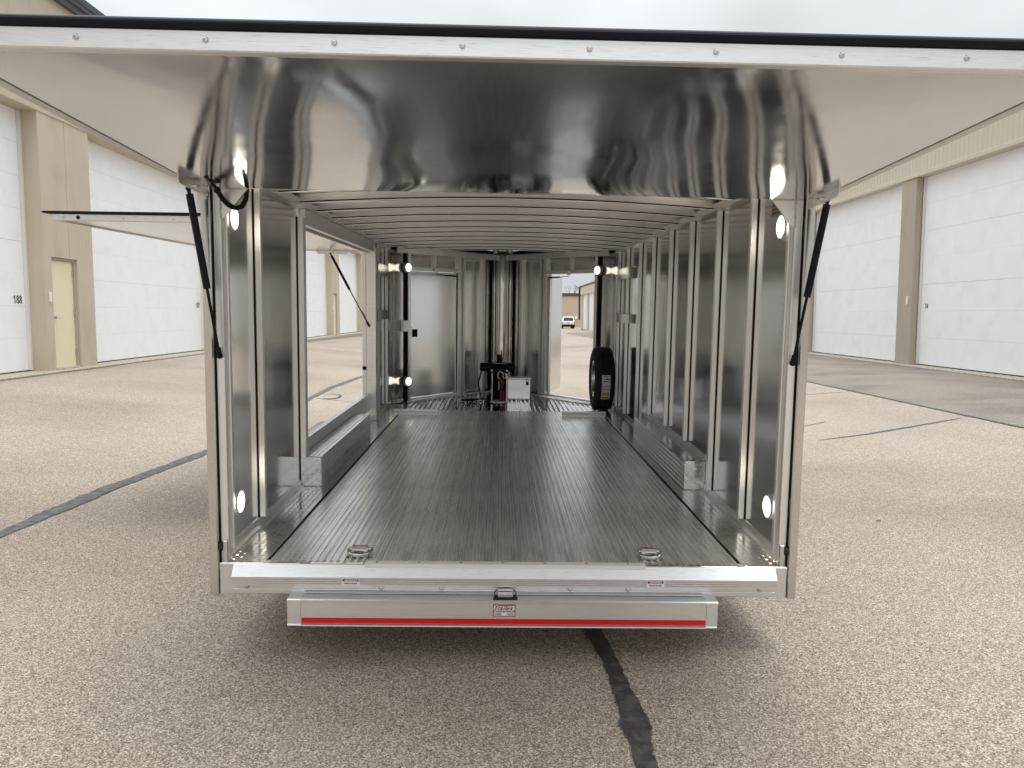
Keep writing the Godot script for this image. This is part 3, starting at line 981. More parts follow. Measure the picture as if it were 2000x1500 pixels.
	# corners
	for s in [-1.0, 1.0]:
		var t := MB.new()
		t.box(Vector3(s * 1.2205, -0.139, -0.02), Vector3(s * 1.257, 1.60, 0.006), 0.003)
		tp("corner_trim", t, M.trim)
		var sl := MB.new()
		sl.box(Vector3(s * 1.2168, 0.0, -0.06), Vector3(s * 1.2202, 1.56, -0.016), 0.001)
		tp("door_seal", sl, M.black)
		var p := MB.new()
		p.box(Vector3(s * 1.184, 0.001, -0.065), Vector3(s * 1.2165, 1.62, -0.022), 0.002)
		p.box(Vector3(s * 1.176, 0.045, -0.095), Vector3(s * 1.2, 1.62, -0.068), 0.002)
		tp("corner_post", p, M.stud)
		var g := MB.new()
		g.ext([Vector2(s * 1.184, 1.447), Vector2(s * 1.177, 1.447), Vector2(s * 1.05, 1.60), Vector2(s * 1.05, 1.62), Vector2(s * 1.184, 1.62)], -0.036, -0.026, 2)
		var go := tp("gusset", g, M.mill)
		var rng := RandomNumberGenerator.new()
		rng.seed = 3
		var wd := MB.new()
		for i in 16:
			wd.ball(Vector3(s * (1.185 + rng.randf_range(-0.001, 0.001)), 1.452 + i * 0.0085, -0.0235), rng.randf_range(0.004, 0.0055), 6)
		obj("weld_bead", wd, M.zinc, go)
		# roller catch at the foot of the post
		var c := MB.new()
		c.box(Vector3(s * 1.185, 0.0, -0.018), Vector3(s * 1.205, 0.095, -0.006), 0.002)
		var co := tp("door_catch", c, M.zinc)
		var ro := MB.new()
		ro.cyl(Vector3(s * 1.206, 0.07, -0.012), Vector3(s * 1.219, 0.07, -0.012), 0.018, -1, 14)
		obj("roller", ro, M.rubber, co)
	var hd := MB.new()
	hd.box(Vector3(-1.21, 1.575, -0.075), Vector3(1.21, 1.70, -0.02), 0.003)
	tp("rear_header", hd, M.stud)

func wall_bay(s: float, z0: float, z1: float, y0: float, y1: float) -> void:
	var p := MB.new()
	p.box(Vector3(s * 1.2235, y0, z0), Vector3(s * 1.2295, y1, z1))
	tp("wall_panel", p, M.panel)
func stud(s: float, z: float, y0: float, y1 := 1.652) -> void:
	var m := MB.new()
	m.box(Vector3(s * 1.191, y0, z), Vector3(s * 1.221, y1, z - 0.031), 0.0015)
	var o := tp("wall_stud", m, M.stud)
	var t := MB.new()  # thin black strip along the joint of stud and panel
	t.box(Vector3(s * 1.2188, y0, z + 0.001), Vector3(s * 1.2232, y1, z + 0.006))
	obj("joint_strip", t, M.black, o)

func side_walls() -> void:
	# right wall
	var zs := [-0.617, -1.226, -1.851, -2.463, -3.10, -3.70, -4.36, -4.91]
	var prev := -0.07
	for z in zs:
		stud(1.0, z, 0.04 if z > -1.4 or z < -3.2 else 0.222)
		wall_bay(1.0, prev, z - 0.015, 0.0, 1.655)
		prev = z - 0.0155
	wall_bay(1.0, prev, -5.02, 0.0, 1.655)
	var rr := MB.new()
	rr.ext([Vector2(1.196, 0.183), Vector2(1.196, 0.188), Vector2(1.214, 0.190), Vector2(1.216, 0.22), Vector2(1.2225, 0.22), Vector2(1.2225, 0.183)], -1.395, -3.17, 2)
	tp("curb_rail", rr, M.mill)
	# left wall: two bays, the side-door opening, two bays
	stud(-1.0, -0.577, 0.04)
	wall_bay(-1.0, -0.07, -0.592, 0.0, 1.655)
	wall_bay(-1.0, -0.5925, -1.39, 0.0, 1.655)
	for z in [-4.36, -4.91]:
		stud(-1.0, z, 0.04)
	wall_bay(-1.0, -4.085, -4.375, 0.0, 1.655)
	wall_bay(-1.0, -4.3755, -4.925, 0.0, 1.655)
	wall_bay(-1.0, -4.9255, -5.02, 0.0, 1.655)
	var p := MB.new()
	p.box(Vector3(-1.262, 0.001, -1.391), Vector3(-1.186, 1.60, -1.452), 0.003)
	var po := tp("door_post", p, M.stud)
	var pt := MB.new()  # same thin black strip where the post meets the panel
	pt.box(Vector3(-1.2232, 0.03, -1.386), Vector3(-1.2185, 1.6, -1.3905))
	obj("joint_strip", pt, M.black, po)
	var q := MB.new()
	q.box(Vector3(-1.262, 0.001, -4.0), Vector3(-1.172, 1.60, -4.082), 0.003)
	q.box(Vector3(-1.300, 0.12, -4.002), Vector3(-1.263, 1.57, -4.03), 0.003)
	var qo := tp("door_post", q, M.mill)
	var lt := MB.new()
	lt.box(Vector3(-1.298, 0.475, -3.996), Vector3(-1.262, 0.508, -4.0015), 0.002)
	obj("latch_slot", lt, M.black, qo)
	var hb := MB.new()
	hb.box(Vector3(-1.262, 1.558, -1.453), Vector3(-1.186, 1.652, -3.998), 0.003)
	hb.box(Vector3(-1.25, 1.54, -1.453), Vector3(-1.235, 1.557, -3.998), 0.002)
	tp("door_header", hb, M.stud)
	var si := MB.new()
	si.box(Vector3(-1.270, 0.10, -1.453), Vector3(-1.2255, 0.245, -3.998), 0.004)
	var so := tp("door_sill", si, M.stud)
	var sc := MB.new()
	sc.ext([Vector2(-1.272, 0.24), Vector2(-1.272, 0.252), Vector2(-1.235, 0.252), Vector2(-1.235, 0.246), Vector2(-1.266, 0.246), Vector2(-1.266, 0.24)], -1.453, -3.998, 2)
	obj("sill_cap", sc, M.mill, so)
	var fl := MB.new()
	fl.box(Vector3(-1.36, 0.185, -1.46), Vector3(-1.273, 0.225, -2.5), 0.01)
	obj("fender_flare", fl, M.white_paint, so)
	for s in [-1.0, 1.0]:
		# tie plates across the front studs
		for y in [[1.36, 1.47], [0.93, 1.02]]:
			var t := MB.new()
			t.box(Vector3(s * 1.184, y[0], -4.14), Vector3(s * 1.1905, y[1], -4.86), 0.002)
			t.box(Vector3(s * 1.17, y[0], -4.14), Vector3(s * 1.1905, y[1], -4.148), 0.001)
			tp("tie_plate", t, M.door_skin)
		var tr := MB.new()
		tr.ext([Vector2(s * 1.18, 1.653), Vector2(s * 1.18, 1.695), Vector2(s * 1.20, 1.70), Vector2(s * 1.2295, 1.70), Vector2(s * 1.2295, 1.653)], -0.08, -5.1, 2)
		tp("top_rail", tr, M.stud)
	# outside skins
	for k in [[1.0, -0.02, -5.29, -0.12, 1.75], [-1.0, -0.02, -1.39, -0.12, 1.75], [-1.0, -4.083, -5.29, -0.12, 1.75], [-1.0, -1.39, -4.083, 1.66, 1.75]]:
		var o := MB.new()
		o.box(Vector3(k[0] * 1.231, k[3], k[1]), Vector3(k[0] * 1.25, k[4], k[2]), 0.002)
		tp("outer_skin", o, M.black_gloss)
	for y in [1.468, 0.212]:
		for s in [-1.0, 1.0]:
			lamp(Vector3(s * 1.222, y, -0.213), Vector3(-s, 0, 0.0))
	# instruction sticker high on the right wall
	var st := MB.new()
	st.box(Vector3(1.2225, 1.53, -0.12), Vector3(1.2232, 1.65, -0.43))
	var sk := tp("instruction_sticker", st, M.sticker_gray)
	var rng := RandomNumberGenerator.new()
	rng.seed = 77
	for i in 6:
		var z := -0.415
		while z < -0.15 and not (i == 0 and z > -0.30):
			var w := rng.randf_range(0.02, 0.05)
			var ln := MB.new()
			ln.box(Vector3(1.2219, 1.540 + i * 0.018, z), Vector3(1.2224, 1.550 + i * 0.018, minf(z + w, -0.13)))
			obj("fine_print", ln, M.ink, sk)
			z += w + 0.008

func nose() -> void:
	for s in [-1.0, 1.0]:
		# rounded corner sheet
		var c := MB.new()
		var e := vp(s, 0.10, 0)
		c.grid(10, 1, func(u: float, v: float) -> Vector3:
			var a := Vector3(s * 1.2235, 0, -5.0)
			var m := Vector3(s * 1.2235, 0, -5.22)
			var p := a.lerp(m, u).lerp(m.lerp(e, u), u)
			return Vector3(p.x, v * 1.66, p.z), Vector3(-s, 0, 0.4))
		tp("corner_panel", c, M.panel)
		var bl := MB.new()
		vbox(bl, s, 0.085, 0.122, 0.0, 1.66, 0.0, 0.012)
		tp("corner_seal", bl, M.black)
		# frame round the front door opening (s 0.16 .. 0.985)
		var f := MB.new()
		vbox(f, s, 0.123, 0.165, 0.0, 1.66, -0.02, 0.03)
		vbox(f, s, 0.965, 1.01, 0.0, 1.66, -0.02, 0.03)
		vbox(f, s, 0.1655, 0.9645, 1.45, 1.49, -0.02, 0.028)
		vbox(f, s, 0.1655, 0.9645, -0.01, 0.03, -0.03, 0.034)
		tp("front_door_frame", f, M.stud)
		var b := MB.new()
		vbox(b, s, 0.166, 0.964, 1.4905, 1.64, -0.004, 0.0)
		tp("nose_panel", b, M.panel)
		var ms := MB.new()
		vbox(ms, s, 0.55, 0.58, 1.4905, 1.64, 0.0005, 0.026)
		tp("nose_stud", ms, M.stud)
		for q in [[1.0105, 1.42], [1.46, 1.66]]:
			var w := MB.new()
			vbox(w, s, q[0], q[1], 0.0, 1.64, -0.004, 0.0)
			tp("nose_panel", w, M.panel)
		for q in [[1.05, 1.09], [1.42, 1.462]]:
			var n := MB.new()
			vbox(n, s, q[0], q[1], 0.0, 1.64, 0.0005, 0.03)
			tp("nose_stud", n, M.stud)
		var r := MB.new()
		vbox(r, s, -0.06, 1.72, 1.632, 1.70, 0.031, 0.06)
		tp("nose_rail", r, M.stud)
		var a := MB.new()
		vbox(a, s, 0.12, 1.6, -0.004, 0.012, 0.035, 0.10)
		tp("nose_sill_strip", a, M.mill)
		var o := MB.new()
		vbox(o, s, -0.117, 0.16, -0.1, 1.75, -0.05, -0.021)
		vbox(o, s, 0.97, 1.75, -0.1, 1.75, -0.05, -0.021)
		vbox(o, s, 0.161, 0.969, 1.49, 1.75, -0.05, -0.021)
		tp("outer_skin", o, M.black_gloss)
		# door closer
		var dc := MB.new()
		var k0 := vp(s, 0.56, 1.452, 0.05)
		dc.box(k0 + Vector3(-0.02, -0.02, -0.01), k0 + Vector3(0.02, 0.03, 0.015), 0.003)
		var dco := tp("closer_bracket", dc, M.zinc)
		var cs := MB.new()
		var k1 := vp(s, 0.93, 1.41, 0.02)
		cs.cyl(k0 + Vector3(0, -0.03, 0), k0.lerp(k1, 0.45) + Vector3(0, -0.02, 0), 0.004)
		cs.cyl(k0.lerp(k1, 0.45) + Vector3(0, -0.02, 0), k1, 0.009)
		obj("closer", cs, M.black, dco)
		lamp(vp(s, 0.115, 1.478, 0.014), (vp(s, 0, 0, 1) - vp(s, 0, 0, 0)).normalized(), 0.003)
		lamp(vp(s, 0.115, 0.225, 0.014), (vp(s, 0, 0, 1) - vp(s, 0, 0, 0)).normalized(), 0.003)
	# left front door, closed
	var d := MB.new()
	vbox(d, -1.0, 0.172, 0.958, 0.035, 1.445, -0.018, 0.004)
	var dl := tp("front_door", d, M.door_skin)
	for q in [[0.1655, 0.1715], [0.9585, 0.9645]]:
		var g := MB.new()
		vbox(g, -1.0, q[0], q[1], 0.031, 1.449, -0.01, 0.01)
		obj("door_gasket", g, M.black, dl)
	var lt := MB.new()
	vbox(lt, -1.0, 0.20, 0.31, 0.70, 0.83, 0.0045, 0.016)
	obj("latch_plate", lt, M.polish, dl)
	var pd := MB.new()
	vbox(pd, -1.0, 0.21, 0.27, 0.715, 0.80, 0.0165, 0.03)
	obj("latch_paddle", pd, M.black, dl)
	var br := MB.new()
	vbox(br, -1.0, 0.172, 0.94, 1.40, 1.43, 0.0045, 0.012)
	obj("door_brace", br, M.mill, dl)
	var lb := MB.new()
	vbox(lb, -1.0, 0.03, 0.13, 0.78, 0.90, 0.012, 0.06)
	tp("latch_box", lb, M.mill)
	# right front door, swung outwards
	var h0 := Vector3(0.565, 0.0, -6.06)
	var h1 := Vector3(0.745, 0.0, -6.75)
	var al := (h1 - h0).normalized()
	var nr := Vector3(al.z, 0, -al.x)
	var dr := MB.new()
	var wd := h0.distance_to(h1)
	dr.x = Transform3D(Basis(al, Vector3.UP, al.cross(Vector3.UP)), h0)
	dr.box(Vector3(0.02, 0.04, -0.012), Vector3(wd, 1.44, 0.016), 0.003)
	var dro := tp("front_door", dr, M.door_skin)
	var hp := MB.new()
	hp.x = dr.x
	hp.box(Vector3(wd - 0.10, 0.68, -0.035), Vector3(wd + 0.012, 0.80, -0.0125), 0.003)
	obj("latch_plate", hp, M.zinc, dro)
	for i in 9:
		var hg := MB.new()
		hg.cyl(vp(1.0, 0.958, 0.06 + i * 0.155, -0.03), vp(1.0, 0.958, 0.205 + i * 0.155, -0.03), 0.011, -1, 8)
		obj("hinge_knuckle", hg, M.zinc, dro)
	# polished rounded nose
	var nc := MB.new()
	nc.grid(20, 1, func(u: float, v: float) -> Vector3:
		var f := PI * (0.14 + 0.72 * u)
		return Vector3(-0.128 * cos(f) / cos(PI * 0.14), v * 1.768, -6.56 - 0.165 * sin(f)), Vector3(0, 0, 1))
	var no := tp("nose_cap", nc, M.polish)
	var ch := MB.new()
	ch.lathe([Vector2(0.0, 1.745), Vector2(0.05, 1.735), Vector2(0.085, 1.70), Vector2(0.085, 0.0)], 20, Transform3D(Basis(), Vector3(0, 0, -6.60)))
	obj("nose_tube", ch, M.polish, no)

func roof() -> void:
	var zb := [-0.42, -0.86, -1.294, -1.72, -2.16, -2.60, -3.06, -3.51, -3.96, -4.42, -4.88, -5.36, -5.80]
	for z in zb:
		var half := 1.2
		if z < -5.1:
			half = minf(1.2, (z + 6.8) / VS + 0.02)
		var m := MB.new()
		var n := 12
		var pr := [Vector2(0, 0.052), Vector2(0, 0.0115), Vector2(-0.018, 0.0115), Vector2(-0.018, 0.0035), Vector2(0, 0.0035), Vector2(-0.001, 0.0), Vector2(-0.034, 0.0), Vector2(-0.034, 0.052)]
		for i in n:
			var x0 := -half + 2 * half * i / n
			var x1 := -half + 2 * half * (i + 1) / n
			for k in pr.size():
				var a: Vector2 = pr[k]
				var b: Vector2 = pr[(k + 1) % pr.size()]
				var y0 := 1.705 - 0.03 * x0 * x0
				var y1 := 1.705 - 0.03 * x1 * x1
				m.quad(Vector3(x0, y0 + a.y, z + a.x), Vector3(x0, y0 + b.y, z + b.x), Vector3(x1, y1 + b.y, z + b.x), Vector3(x1, y1 + a.y, z + a.x), [Vector3.BACK, Vector3.DOWN, Vector3.BACK, Vector3.UP, Vector3.BACK, Vector3.DOWN, Vector3.FORWARD, Vector3.UP][k])
		var bo := tp("roof_bow", m, M.bow)
		var bt := MB.new()  # black strip across the bow's groove, painted in as its shade
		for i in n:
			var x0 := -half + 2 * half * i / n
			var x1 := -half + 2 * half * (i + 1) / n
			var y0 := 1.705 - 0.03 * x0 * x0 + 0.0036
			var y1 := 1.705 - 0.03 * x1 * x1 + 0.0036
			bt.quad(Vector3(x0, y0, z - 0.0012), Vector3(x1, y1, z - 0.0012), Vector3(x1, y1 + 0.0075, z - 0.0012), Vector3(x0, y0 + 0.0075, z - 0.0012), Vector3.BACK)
		obj("bow_groove_shade", bt, M.black, bo)
	# roof sheet: inside bare metal, outside black
	for q in [["roof_sheet", 1.7585, M.panel], ["outer_roof", 1.768, M.black_gloss]]:
		var r := MB.new()
		var rows := [[-0.02, 1.249], [-5.29, 1.249], [-6.74, 0.14], [-6.96, 0.03]]
		for i in 3:
			for k in 12:
				var p := []
				for e in [[i, k], [i + 1, k], [i + 1, k + 1], [i, k + 1]]:
					var hw: float = rows[e[0]][1]
					var x: float = -hw + 2 * hw * e[1] / 12.0
					p.append(Vector3(x, q[1] - 0.03 * x * x, rows[e[0]][0]))
				r.quad(p[0], p[1], p[2], p[3], Vector3.DOWN if q[0] == "roof_sheet" else Vector3.UP)
		tp(q[0], r, q[2])

var hx: Transform3D
func hatch() -> void:
	# local: x across, y up from the sheet, z out from the hinge
	var d := Vector3(0, 0.0585, 1.0).normalized()
	hx = Transform3D(Basis(Vector3.RIGHT, d.cross(Vector3.RIGHT), d).rotated(Vector3.BACK, -0.004), Vector3(0, 1.5655, 0.0))
	var L := 1.480
	var fn := FastNoiseLite.new()
	fn.seed = 19
	fn.frequency = 1.0
	var sh := MB.new()
	sh.x = hx
	sh.grid(96, 64, func(u: float, v: float) -> Vector3:
		var x := -1.25 + 2.5 * u
		var z := -0.01 + (L + 0.01) * v
		var ex := 1.0 - pow(absf(2 * u - 1), 3.0)
		var ez := sin(PI * clampf(v, 0, 1))
		var q := clampf(v, 0.0, 1.0)
		var w := -0.030 * (1.0 - pow(2 * u - 1, 2.0)) * pow(q, 1.3) * (1.0 - pow(q, 7.0))
		# oil-canning: one broad soft dome ahead of the hinge, shallow buckles at both sides
		w -= 0.034 * exp(-pow((x - 0.04) / 0.52, 2.0) - pow(z / 0.72, 2.0)) * (1.0 - exp(-9.0 * v))
		w += 0.0034 * exp(-pow((absf(x) - 0.98 - 0.06 * v) / 0.13, 2.0)) * exp(-1.6 * v) * (1.0 - exp(-20.0 * v))
		var ring := sqrt(1.9 * pow(x - 0.04, 2.0) + pow(z + 0.02, 2.0))
		w += 0.0026 * sin(13.0 * ring - 2.0) * exp(-pow(x / 0.7, 2.0)) * (1.0 - exp(-9.0 * v)) * exp(-1.2 * v)
		w += 0.0012 * fn.get_noise_2d(x * 1.0, z * 1.3) * ex * (0.3 + 0.7 * ez)
		return Vector3(x, w, z), Vector3.DOWN, 2.5, L)
	var o := tp("rear_hatch", sh, M.hatch)
	var top := MB.new()
	top.x = hx
	top.box(Vector3(-1.288, 0.042, -0.02), Vector3(1.288, 0.058, L + 0.035), 0.004)
	obj("outer_skin", top, M.black_gloss, o)
	var rl := MB.new()
	rl.x = hx
	rl.box(Vector3(-1.2895, -0.007, L + 0.001), Vector3(1.2895, 0.0385, L + 0.030), 0.003)
	var ro := obj("hatch_rail", rl, M.beam, o)
	for s in [-1.0, 1.0]:
		var f := MB.new()
		f.x = hx
		f.box(Vector3(s * 1.2535, -0.002, 0.0), Vector3(s * 1.2895, 0.041, L), 0.003)
		obj("side_rail", f, M.flange, o)
		var g := MB.new()
		g.x = hx
		g.box(Vector3(s * 1.2495, 0.004, 0.0), Vector3(s * 1.254, 0.02, L))
		obj("side_gap", g, M.black, o)
		var b := MB.new()
		b.x = hx
		b.ext([Vector2(-0.03, 0.0), Vector2(-0.03, -0.034), Vector2(0.235, -0.034), Vector2(0.25, -0.022), Vector2(0.25, 0.0)], s * 1.243, s * 1.249, 0)
		b.cyl(Vector3(s * 1.23, -0.018, 0.105), Vector3(s * 1.262, -0.018, 0.105), 0.008)
		b.cyl(Vector3(s * 1.228, -0.018, 0.075), Vector3(s * 1.243, -0.018, 0.075), 0.009, -1, 6)
		obj("strut_bracket", b, M.stud, o)
	var cap := MB.new()
	cap.x = hx
	var pr := []
	for k in 9:
		var a := -PI / 2 + PI * k / 8.0
		pr.append(Vector2(L + 0.026 + 0.016 * cos(a), 0.0500 + 0.0125 * sin(a)))
	pr.append_array([Vector2(L + 0.004, 0.0628), Vector2(L + 0.004, 0.0388)])
	cap.ext(pr, -1.292, 1.292, 0)
	obj("edge_seal", cap, M.black_gloss, o)
	for k in 9:
		var rv := MB.new()
		var x := -1.115 + k * 0.2745 + 0.165
		rv.x = hx
		rv.lathe([Vector2(0.0065, 0.0), Vector2(0.0065, 0.0015), Vector2(0.005, 0.0032), Vector2(0.002, 0.0036), Vector2(0.0018, 0.001), Vector2(0, 0.001)], 14, rv.frame(Vector3(x, 0.0175, L + 0.030), Vector3(x, 0.0175, L + 0.05)))
		obj("rivet", rv, M.zinc, o)
	var hg := MB.new()
	hg.cyl(Vector3(-1.25, 1.585, -0.012), Vector3(1.25, 1.585, -0.012), 0.012, -1, 10)
	tp("hatch_hinge", hg, M.mill)
	for s in [-1.0, 1.0]:
		gas_strut(Vector3(s * 1.262, 1.548, 0.108), Vector3(s * 1.193, 0.886, 0.008), 0.585, 0.0145, s < 0)
	# wiring loop from the left post to the hatch
	var w := MB.new()
	var cv := Curve3D.new()
	for p in [Vector3(-1.135, 1.60, 0.30), Vector3(-1.165, 1.585, 0.17), Vector3(-1.176, 1.565, 0.06), Vector3(-1.172, 1.53, 0.0), Vector3(-1.155, 1.505, -0.015), Vector3(-1.125, 1.488, -0.02), Vector3(-1.10, 1.497, -0.03), Vector3(-1.089, 1.53, -0.05), Vector3(-1.09, 1.58, -0.07), Vector3(-1.10, 1.62, -0.085)]:
		cv.add_point(p)
	for i in range(1, cv.point_count - 1):
		var tn := (cv.get_point_position(i + 1) - cv.get_point_position(i - 1)) * 0.2
		cv.set_point_in(i, -tn)
		cv.set_point_out(i, tn)
	var pts := []
	for i in 60:
		pts.append(cv.sample_baked(cv.get_baked_length() * i / 59.0))
	w.tube(pts.slice(0, 30), 0.0065, 8)
	w.tube(pts.slice(29, 60), 0.0095, 8)
	for i in range(30, 60, 2):
		w.tube([pts[i], pts[i].lerp(pts[i + 1 if i < 59 else 59], 0.5)], 0.0108, 8)
	w.ball(pts[29], 0.014)
	w.ball(pts[12], 0.012)
	tp("wiring_loop", w, M.black)

func escape_door() -> void:
	# left side door, hinged along the top and raised level
	var z0 := -1.425
	var z1 := -3.995
	var x0 := -1.275
	var x1 := -2.655
	var m := MB.new()
	m.grid(24, 24, func(u: float, v: float) -> Vector3:
		var e := sin(PI * u) * sin(PI * v)
		return Vector3(lerpf(x0, x1 + 0.02, u), 1.566 - 0.006 * e + 0.0015 * sin(7 * u + 3 * v) * e, lerpf(z0 - 0.02, z1 + 0.02, v)), Vector3.DOWN)
	var o := tp("side_door", m, M.door_skin)
	for q in [[Vector3(x0, 1.558, z0), Vector3(x1, 1.598, z0 - 0.025)], [Vector3(x0, 1.558, z1 + 0.025), Vector3(x1, 1.598, z1)], [Vector3(x1, 1.558, z0 - 0.0255), Vector3(x1 + 0.025, 1.598, z1 + 0.0255)]]:
		var r := MB.new()
		r.box(q[0], q[1], 0.003)
		obj("door_rail", r, M.beam, o)
	var t := MB.new()
	t.ext([Vector2(x0 + 0.02, 1.599), Vector2(x1 - 0.04, 1.599), Vector2(x1 - 0.052, 1.605), Vector2(x1 - 0.04, 1.612), Vector2(x0 + 0.02, 1.615)], z0 + 0.012, z1 - 0.012, 2)
	obj("outer_skin", t, M.black, o)
	for q in [[-2.585, 0.008, true], [-2.50, 0.011, false], [-2.24, 0.007, true], [-1.95, 0.007, true], [-1.65, 0.007, true]]:
		var b := MB.new()
		b.cyl(Vector3(q[0], 1.577, z0), Vector3(q[0], 1.577, z0 + 0.003), q[1], -1, 12)
		obj("bolt", b, M.zinc if q[2] else M.black, o)
	var k := MB.new()
	k.ext([Vector2(-1.71, 1.557), Vector2(-1.69, 1.53), Vector2(-1.43, 1.53), Vector2(-1.41, 1.557)], -3.98, -3.974, 2)
	obj("strut_bracket", k, M.mill, o)
	gas_strut(Vector3(-1.577, 1.535, -3.965), Vector3(-1.235, 0.885, -3.985), 0.5, 0.012)
	var h := MB.new()
	h.cyl(Vector3(-1.268, 1.60, -1.43), Vector3(-1.268, 1.60, -3.99), 0.012, -1, 8)
	tp("side_door_hinge", h, M.mill)

func running_gear() -> void:
	var f := MB.new()
	for s in [-1.0, 1.0]:
		f.box(Vector3(s * 0.92, -0.13, -0.05), Vector3(s * 0.98, -0.03, -5.3), 0.004)
	for i in 9:
		f.box(Vector3(-0.92, -0.10, -0.4 - i * 0.6), Vector3(0.92, -0.03, -0.46 - i * 0.6), 0.004)
	f.box(Vector3(-0.06, -0.14, -5.0), Vector3(0.06, -0.03, -8.3), 0.006)
	tp("chassis", f, M.mill)
	var j := MB.new()
	j.cyl(Vector3(0.0, -DK - 0.09, -7.9), Vector3(0.0, 0.35, -7.9), 0.035)
	j.cyl(Vector3(0.0, -DK - 0.11, -7.9), Vector3(0.0, -DK - 0.09, -7.9), 0.09)
	tp("tongue_jack", j, M.zinc)
	for s in [-1.0, 1.0]:
		for z in [-1.85, -2.70]:
			var w := MB.new()
			var c := Vector3(s * 1.165, 0.275 - DK, z)
			var t := Transform3D(Basis(Vector3(0, 0, 1), Vector3(s, 0, 0), Vector3(0, 1, 0)) if s > 0 else Basis(Vector3(0, 0, 1), Vector3(s, 0, 0), Vector3(0, -1, 0)), c)
			w.lathe([Vector2(0.16, -0.055), Vector2(0.25, -0.06), Vector2(0.27, -0.045), Vector2(0.275, 0.0), Vector2(0.27, 0.045), Vector2(0.25, 0.06), Vector2(0.16, 0.055), Vector2(0.16, -0.055)], 32, t)
			var wo := tp("wheel", w, M.rubber)
			var r := MB.new()
			r.lathe([Vector2(0.0, 0.03), Vector2(0.06, 0.04), Vector2(0.13, 0.02), Vector2(0.16, 0.05), Vector2(0.16, -0.05), Vector2(0.0, -0.02)], 32, t)
			obj("rim", r, M.zinc, wo)

# ---------------------------------------------------------------- things inside the trailer
func tw(p: Vector3) -> Vector3:      # deck coordinates to the world
	return T.transform * (p + Vector3(0, DK, 0))

func inside(called: String, label: String, category: String, p: Vector3) -> Node3D:
	var o := thing(called, label, category)
	o.transform = Transform3D(T.transform.basis, tw(p))
	return o

func spare_tyre() -> void:
	var o := inside("spare_tyre", "spare tyre with a white and yellow tread label standing against the right front wall", "tyre", Vector3(1.045, 0.0, -4.90))
	var R := 0.334
	var t := Transform3D(Basis(Vector3(0, 0, 1), Vector3(-1, 0, 0), Vector3(0, -1, 0)), Vector3(0, R, 0))   # local y of the lathe points to -x (visible side)
	var m := MB.new()
	var pr := [Vector2(0.195, -0.085), Vector2(0.215, -0.098), Vector2(0.275, -0.102), Vector2(0.312, -0.09), Vector2(0.328, -0.074)]
	for g in [-0.05, -0.018, 0.018, 0.05]:
		pr.append_array([Vector2(R - 0.001 - absf(g) * 0.02, g - 0.006), Vector2(R - 0.009, g - 0.004), Vector2(R - 0.009, g + 0.004), Vector2(R - 0.001 - absf(g) * 0.02, g + 0.006)])
	pr.append_array([Vector2(0.328, 0.074), Vector2(0.312, 0.09), Vector2(0.275, 0.102), Vector2(0.215, 0.098), Vector2(0.195, 0.085), Vector2(0.195, -0.085)])
	m.lathe(pr, 56, t)
	obj("tyre", m, M.rubber, o)
	var r := MB.new()
	r.lathe([Vector2(0.0, 0.055), Vector2(0.03, 0.06), Vector2(0.07, 0.045), Vector2(0.075, 0.03), Vector2(0.10, 0.03)], 40, t)
	r.lathe([Vector2(0.148, 0.035), Vector2(0.165, 0.05), Vector2(0.172, 0.082), Vector2(0.190, 0.088), Vector2(0.196, 0.082), Vector2(0.18, 0.03), Vector2(0.18, -0.08)], 40, t)
	for k in 8:
		var a := TAU * k / 8
		var old := r.x
		r.x = t * Transform3D(Basis(Vector3.UP, a), Vector3.ZERO)
		r.box(Vector3(0.09, 0.015, -0.026), Vector3(0.16, 0.038, 0.026), 0.006)
		r.x = old
	obj("rim", r, M.zinc, o)
	var ba := MB.new()
	ba.cyl(Vector3(0.0, R, 0), Vector3(0.03, R, 0), 0.178, -1, 32)
	obj("rim_back", ba, M.black, o)
	# label stuck round the tread, facing the rear opening
	var lab := func(mb: MB, a0: float, a1: float, x0: float, x1: float, lift: float) -> void:
		mb.grid(10, 1, func(u: float, v: float) -> Vector3:
			var a := lerpf(a0, a1, u)
			return Vector3(lerpf(x0, x1, v), R + sin(a) * (R + lift), cos(a) * (R + lift)), Vector3(0, 0, 1))
	var s := MB.new()
	lab.call(s, -0.58, 0.20, -0.040, 0.046, 0.0015)
	var so := obj("tread_label", s, M.sticker, o)
	for q in [[0.16, 0.14, -0.02, 0.03], [0.09, 0.065, -0.01, 0.038], [0.02, 0.0, -0.02, 0.03], [-0.14, -0.15, -0.034, 0.04], [-0.22, -0.235, -0.034, 0.04], [-0.50, -0.545, -0.034, 0.04]]:
		var ln := MB.new()
		lab.call(ln, q[1], q[0], q[2], q[3], 0.0025)
		obj("fine_print", ln, M.ink, so)
	var ye := MB.new()
	lab.call(ye, -0.45, -0.34, -0.032, 0.038, 0.0025)
	obj("yellow_band", ye, M.sticker_yellow, so)

